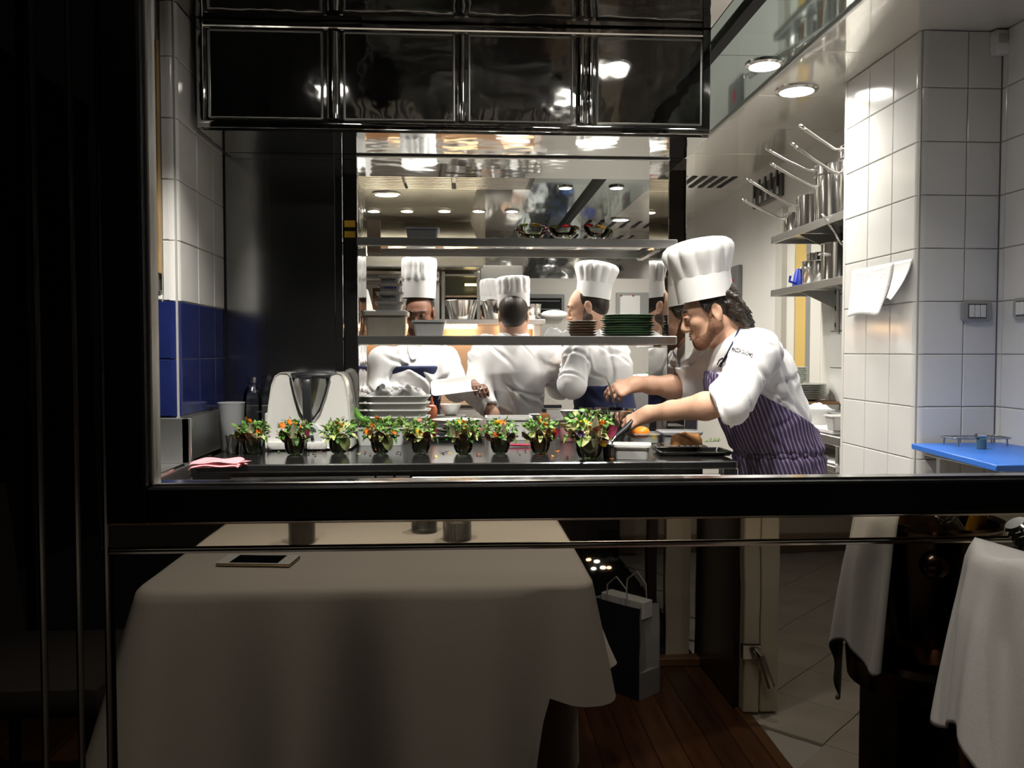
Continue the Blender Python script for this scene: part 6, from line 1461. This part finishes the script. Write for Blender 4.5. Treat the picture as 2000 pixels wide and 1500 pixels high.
for i, (y, r, h, hd, L, lb) in enumerate(((4.17, .127, .05, 160, .20, 'shallow pan set on the tall middle saucepan'), (3.90, .127, .06, 182, .17, 'shallow pan set on the tall saucepan by the pillar'))):
    saucepan(lb, 1.892, y, ZP1 + (.225, .245)[i], r, h, R(hd), L, rise=.5)
def ring_pot(label, x, y, z, r, h):
    e = empty('steel_pot', (x, y, z + .001), label, 'pot')
    G().lathe([(r * .96, 0), (r, .006), (r, h), (r + .005, h + .003), (r - .003, h), (r - .003, .006), (.001, .005)], 32, cap=(True, False)).build('body', steel_shiny, e)
    for a in (R(195), R(15)):
        d = Vector((math.cos(a), math.sin(a), 0)); s_ = Vector((-d.y, d.x, 0))
        G().tube([d * (r + .005 + .03 * math.sin(t)) + s_ * .03 * math.cos(t) + Vector((0, 0, h * .7)) for t in [k * math.pi / 10 for k in range(11)]], .005, 8).build('ring_handle', steel_shiny, e, 60)
    return e
ring_pot('low steel pot with ring handles on the lower shelf beside the blue can', 1.88, 4.36, ZP0, .095, .12)
ring_pot('tall steel pot with ring handles on the lower shelf by the pillar', 1.885, 4.10, ZP0, .11, .18)
ring_pot('dark steel pot behind, on the lower shelf against the wall', 1.965, 4.58, ZP0, .065, .19)
saucepan('steel pan with a looped handle on the lower shelf by the pillar', 1.90, 3.88, ZP0, .095, .20, R(140), .10, rise=1.2)
bc = empty('blue_can', (1.83, 4.52, ZP0 + .001), 'blue plastic jug on the lower wall shelf', 'jug')
G().lathe([(.035, 0), (.04, .01), (.03, .07), (.02, .10), (.001, .10)], 16).build('body', mat('cobalt_plastic', (.01, .03, .35), .3), bc); G().tube([(-.03, -.02, .02), (-.065, -.02, .03), (-.06, -.02, .06)], .007, 8).build('handle', MATS['cobalt_plastic'], bc)
# dark knife rack and a control box on the right wall
ya_, yb_ = at(1532, 370, X=XW).y, at(1476, 370, X=XW).y
kr = empty('knife_rack', (XW - .002, ya_, at(1500, 370, X=XW).z), 'dark magnetic knife rack high on the wall behind the saucepans', 'rack')
zk0, zk1 = at(1505, 395, X=XW).z, at(1505, 352, X=XW).z
cc(G().box((XW - .022, ya_, zk0), (XW - .001, yb_, zk1), bev=.004), 'board', mat('dark_rack', (.07, .065, .065), .4), kr)
for k in range(5):
    yk = ya_ + (yb_ - ya_) * (k + .5) / 5
    cc(G().box((XW - .027, yk - .018, zk0 + .02), (XW - .023, yk + .018, zk1 - .08), bev=.001), 'blade', mat('pale_blade', (.45, .50, .52), .25, .8), kr); cc(G().box((XW - .036, yk - .012, zk1 - .08), (XW - .0225, yk + .012, zk1 + .03), bev=.004), 'grip', dark_plastic, kr)
pcb = at(1438, 552, X=XW); kb = empty('control_box', (XW - .001, pcb.y, pcb.z), 'grey control box with a red button on the wall behind the tall hat', 'box')
G().box((-.03, -.14, -.12), (0, .14, .12), bev=.005).build('case', mat('control_grey', (.17, .17, .17), .4), kb); G().box((-.036, -.03, -.05), (-.029, .03, .03), bev=.004).build('red_button', mat('red_plastic'), kb)
# side counter with its lower shelf
XCF = 1.735; zc_ = at(1640, 852, Y=3.86).z
sc2 = empty('side_counter', (XCF, 4.3, 0), 'steel side counter with a lower shelf behind the leaning cook', 'counter')
ya, yb = 3.80, 5.2
cc(G().box((XCF, ya, zc_ - .045), (XW - .014, yb, zc_), bev=.004), 'top', steel, sc2)
zl = at(1630, 908, Y=3.86).z
cc(G().box((XCF - .02, ya, zl - .03), (XW - .014, yb, zl), bev=.004), 'lower_shelf', steel, sc2)
for y in (ya + .03, yb - .06):
    for x in (XCF + .01, XW - .06): cc(G().box((x, y, .001), (x + .035, y + .035, zc_ - .045), bev=.003), 'leg', steel_shiny, sc2)
cb2 = empty('white_board', (1.86, 4.12, zc_ + .001), 'thick white cutting board on the side counter', 'board')
G().box((-.11, -.22, 0), (.13, .25, .022), bev=.004).build('board', white_plastic, cb2)
zb_ = zc_ + .0235
gm = mat('grey_celadon', (.34, .35, .32), .25)
def rim_plate(m, r, h=.016): return G().lathe([(.001, .003), (r * .5, 0), (r * .55, .002), (r * .98, h - .002), (r, h), (r * .97, h + .0015), (r * .5, .006), (.001, .006)], 36, cap=(False, False)).mesh('side_plate', m, 40)
crt = empty('steel_drawer_box', (1.90, 4.60, zc_ + .001), 'low wooden-bottomed tray under the grey plates on the side counter', 'box')
G().loft([rrect(.26, .30, .02, 0), rrect(.27, .31, .02, .11)]).build('body', mat('grey_clear_box', (.42, .42, .40), .35), crt); G().loft([rrect(.265, .305, .02, .111), rrect(.265, .305, .02, .125)]).build('wooden_lid', mat('brown_wood', (.25, .12, .05), .5), crt)
mp_ = rim_plate(gm, .130); zt0 = zc_ + .127
for k in range(9): obj('grey_plate', mp_, None, (1.885, 4.60, zt0 + k * .0095), label='grey plate under the small bowls on the side counter, %s' % (['lowest'] + ['number %d from the bottom' % q for q in range(2, 9)] + ['topmost'])[k], cat='plate', group='grey plates on the side counter')
ms_ = G().lathe([(.03, 0), (.034, .004), (.055, .020), (.0565, .022), (.053, .022), (.03, .006), (.001, .006)], 28, cap=(True, False)).mesh('celadon_bowl', mat('pale_celadon', (.62, .66, .60), .2), 40)
for k in range(7): obj('celadon_bowl', ms_, None, (1.855, 4.60, zt0 + .095 + k * .0115), label='small pale green bowl on the grey plates, %s of the pile' % (['lowest'] + ['number %d from the bottom' % q for q in range(2, 7)] + ['topmost'])[k], cat='bowl', group='pale green bowls on the side counter')
wt1 = empty('white_tub', (1.83, 4.28, zb_), 'white tub with paper lining on the white cutting board', 'tub'); tub_geo(.14, .12, .075, .85).build('tub', white_plastic, wt1)
crumple('paper_lining', .13, .11, .03, 31, paper_m, 'crumpled white paper lining on the white tub', 'paper', (1.83, 4.28, zb_ + .0755))
wt2 = empty('white_tub', (1.79, 3.93, zb_), 'small white tub cut off by the pillar on the side counter', 'tub'); tub_geo(.10, .10, .07, .8).build('tub', white_plastic, wt2)
gbx = empty('grey_box', (1.93, 4.12, zb_), 'translucent grey box on the cutting board behind the white tubs', 'box'); tub_geo(.13, .20, .07, .95).build('tub', mat('grey_translucent', (.45, .46, .46), .3, trans=.3, ior=1.2), gbx)
for i, (x, y, rz_) in enumerate(((1.80, 3.95, .2), (1.86, 4.15, -.3))):
    def sh(u, v, i=i): return ((u - .5) * .13, (v - .5) * .19, .002 + .006 * math.sin(u * 5 + i) * math.sin(v * 4))
    g = G().grid(sh, 8, 8); g.grid(lambda u, v: ((u - .5) * .13, (v - .5) * .19, 0), 1, 1); o = g.build('paper_sheet', paper_m, None, 60, label=('loose white paper sheet at the front of the lower shelf', 'loose pale paper sheet further back on the lower shelf')[i], cat='paper'); o.location = (x, y, zl + .001); o.rotation_euler = (0, 0, rz_)
# ================================================================== pillar: notices, switches, sensor; blue board
pinned = bpy.data.materials.new('printed_paper'); pinned.use_nodes = True; nt = pinned.node_tree; b_ = nt.nodes['Principled BSDF']; b_.inputs['Roughness'].default_value = .7
tc = nt.nodes.new('ShaderNodeTexCoord'); bk_ = nt.nodes.new('ShaderNodeTexBrick'); nt.links.new(tc.outputs['Object'], bk_.inputs['Vector'])
mp2 = nt.nodes.new('ShaderNodeMapping'); mp2.inputs['Rotation'].default_value = (0, R(90), 0); mp2.inputs['Scale'].default_value = (1, 1, 1); nt.links.new(tc.outputs['Object'], mp2.inputs[0])
sp = nt.nodes.new('ShaderNodeSeparateXYZ'); nt.links.new(tc.outputs['Object'], sp.inputs[0]); cm_ = nt.nodes.new('ShaderNodeCombineXYZ'); nt.links.new(sp.outputs[1], cm_.inputs[0]); nt.links.new(sp.outputs[2], cm_.inputs[1]); nt.links.new(cm_.outputs[0], bk_.inputs['Vector'])
bk_.inputs['Scale'].default_value = 1.0; bk_.inputs['Brick Width'].default_value = .035; bk_.inputs['Row Height'].default_value = .011; bk_.inputs['Mortar Size'].default_value = .0040; bk_.inputs['Mortar Smooth'].default_value = .2
bk_.inputs['Color1'].default_value = (.62, .62, .62, 1); bk_.inputs['Color2'].default_value = (.84, .84, .84, 1); bk_.inputs['Mortar'].default_value = (.86, .86, .85, 1); nt.links.new(bk_.outputs[0], b_.inputs['Base Color'])
def note(label, y0, y1, z0, z1, curl, m):
    def f(u, v):
        y = y1 + (y0 - y1) * u; t = 1 - v
        return (XR - .004 - curl * t ** 1.6 * (.35 + .65 * u) - .012 * u * u * t, y + .01 * t * math.sin(3 * u), z0 + (z1 - z0) * v + .008 * math.sin(u * 4) * t)
    g = G().grid(f, 12, 14); o = g.build('pinned_notice', m, None, 80, recalc=False, label=label, cat='paper'); sd = o.modifiers.new('t', 'SOLIDIFY'); sd.thickness = .0008; return o
n0 = at(1665, 560, X=XR).y; n1 = at(1735, 560, X=XR).y; n2 = at(1783, 560, X=XR).y
note('white printed list taped to the tiled pillar, left sheet', n1 - .05, min(n0, YR1 - .02), at(1700, 617, X=XR).z, at(1700, 522, X=XR).z, .05, pinned)
note('smaller blank white sheet curling off the tiled pillar, right sheet', n2, n1 - .03, at(1760, 586, X=XR).z, at(1760, 510, X=XR).z, .07, paper_m)
def switch(label, px, py, face):
    if face == 'f':
        p = at(px, py, Y=YR0); e = empty('wall_switch', (p.x, YR0 - .001, p.z), label, 'switch')
    else:
        p = at(px, py, X=XR2); e = empty('wall_switch', (XR2 - .001, p.y, p.z), label, 'switch', rz=R(-90))
    g = G(); g.loft([[(x, y, z) for x, z, _ in [(a, b, 0) for a, b, _ in rrect(.118 * f, .078 * f, .016, 0)]] for y, f in ((0, 1), (-.008, 1), (-.011, .94))]); g.build('plate', mat('grey_switch_plate', (.36, .37, .37), .35), e)
    G().box((-.036, -.0135, -.028), (.036, -.010, .028), bev=.001).build('insert', mat('switch_dark', (.10, .10, .10), .4), e)
    for k in range(3): G().box((-.033 + k * .0222, -.017, -.023), (-.0125 + k * .0222, -.0125, .023), bev=.002).build('rocker', white_plastic, e)
switch('grey wall switch with white rockers on the tiled pillar', 1905, 608, 'f')
switch('grey wall switch at the right edge of the picture', 2004, 602, 's')
p = at(1954, 88, Y=YR0); sn = empty('motion_sensor', (p.x - .012, YR0 - .001, p.z - .04), 'white motion sensor in the corner under the ceiling', 'sensor')
g = G(); g.loft([[(x, -y_, z) for x, y_, z in ((-.028 * f, 0, z), (-.028 * f, .035 * f, z), (.028 * f, .035 * f, z), (.028 * f, 0, z))] for z, f in ((0, .8), (.012, 1), (.07, 1.05), (.085, .9))]); g.build('housing', white_plastic, sn)
G().box((-.02, -.040, .035), (.02, -.034, .07), bev=.004).build('lens', mat('grey_lens', (.45, .45, .43), .3), sn); G().box((-.02, -.03, .085), (.02, 0, .11), bev=.003).build('bracket', mat('dark_bracket', (.08, .07, .065), .5), sn)
bz = at(1945, 908, Y=2.45).z
def bp(px, py): return at(px, py, Z=bz)
c0, c1 = bp(1780, 866), bp(1945, 908)
tb9 = empty('steel_side_table', ((c0.x + 2.1) / 2 + .06, 2.85, 0), 'steel table under the blue cutting board', 'table')
tx0 = c1.x + .02; ty0 = c1.y + .0
cc(G().box((c0.x + .07, c1.y + .02, bz - .05), (XR2 - .004, YR0 - .004, bz - .022), bev=.004), 'top', steel, tb9)
for x, y in ((c0.x + .12, c1.y + .06), (XR2 - .06, c1.y + .06), (c0.x + .12, YR0 - .06), (XR2 - .06, YR0 - .06)): cc(G().box((x - .015, y - .015, .001), (x + .015, y + .015, bz - .05), bev=.003), 'leg', steel, tb9)
bb = empty('cutting_board', ((c0.x + c1.x) / 2, c1.y, bz - .021), 'thick blue plastic cutting board at the right edge', 'board')
blue_m = mat('blue_board', (.03, .16, .62), .4)
poly = [(c0.x, c0.y), (c1.x, c1.y), (XR2 - .004, bp(2100, 903).y if bp(2100, 903).y < c1.y + .1 else c1.y), (XR2 - .004, c0.y + .13), (c0.x + .12, c0.y + .13)]
poly = [(c0.x, c0.y), (c1.x, c1.y), (XR2 - .004, c1.y + .01), (XR2 - .004, min(c0.y + .02, YR0 - .004))]
g = G(); g.prism([(x, y, bz - .021) for x, y in poly], (0, 0, .021)); o = cc(g, 'board', blue_m, bb, 30); bvm = o.modifiers.new('b', 'BEVEL'); bvm.width = .003
wr_ = empty('wire_trivet', (at(1905, 862, Y=2.98).x, 2.98, bz + .001), 'round-cornered wire trivet on the blue cutting board', 'trivet')
G().tube([(p_[0], p_[1], .028) for p_ in rrect(.22, .10, .02, 0) + rrect(.22, .10, .02, 0)[:1]], .003, 6).build('frame', steel_dull, wr_, 60)
for sx in (-1, 1):
    for sy in (-1, 1): G().tube([(sx * .09, sy * .045, .028), (sx * .092, sy * .046, 0)], .003, 6).build('foot', steel_dull, wr_)
for k in range(5): G().tube([(-.08 + .04 * k, -.05, .028), (-.08 + .04 * k, .05, .028)], .0018, 5).build('wire', steel_dull, wr_)
tp = empty('tape_roll', (at(1917, 870, Y=2.86).x, 2.86, bz + .001), 'small steel timer on a blue base on the cutting board', 'timer')
G().lathe([(.016, 0), (.016, .035), (.012, .038)], 18).build('base', mat('teal_plastic', (.06, .14, .18), .4), tp); G().tube([(-.02, 0, .045), (.012, 0, .045)], .009, 10).build('head', steel_shiny, tp)
bpy.context.view_layer.update()
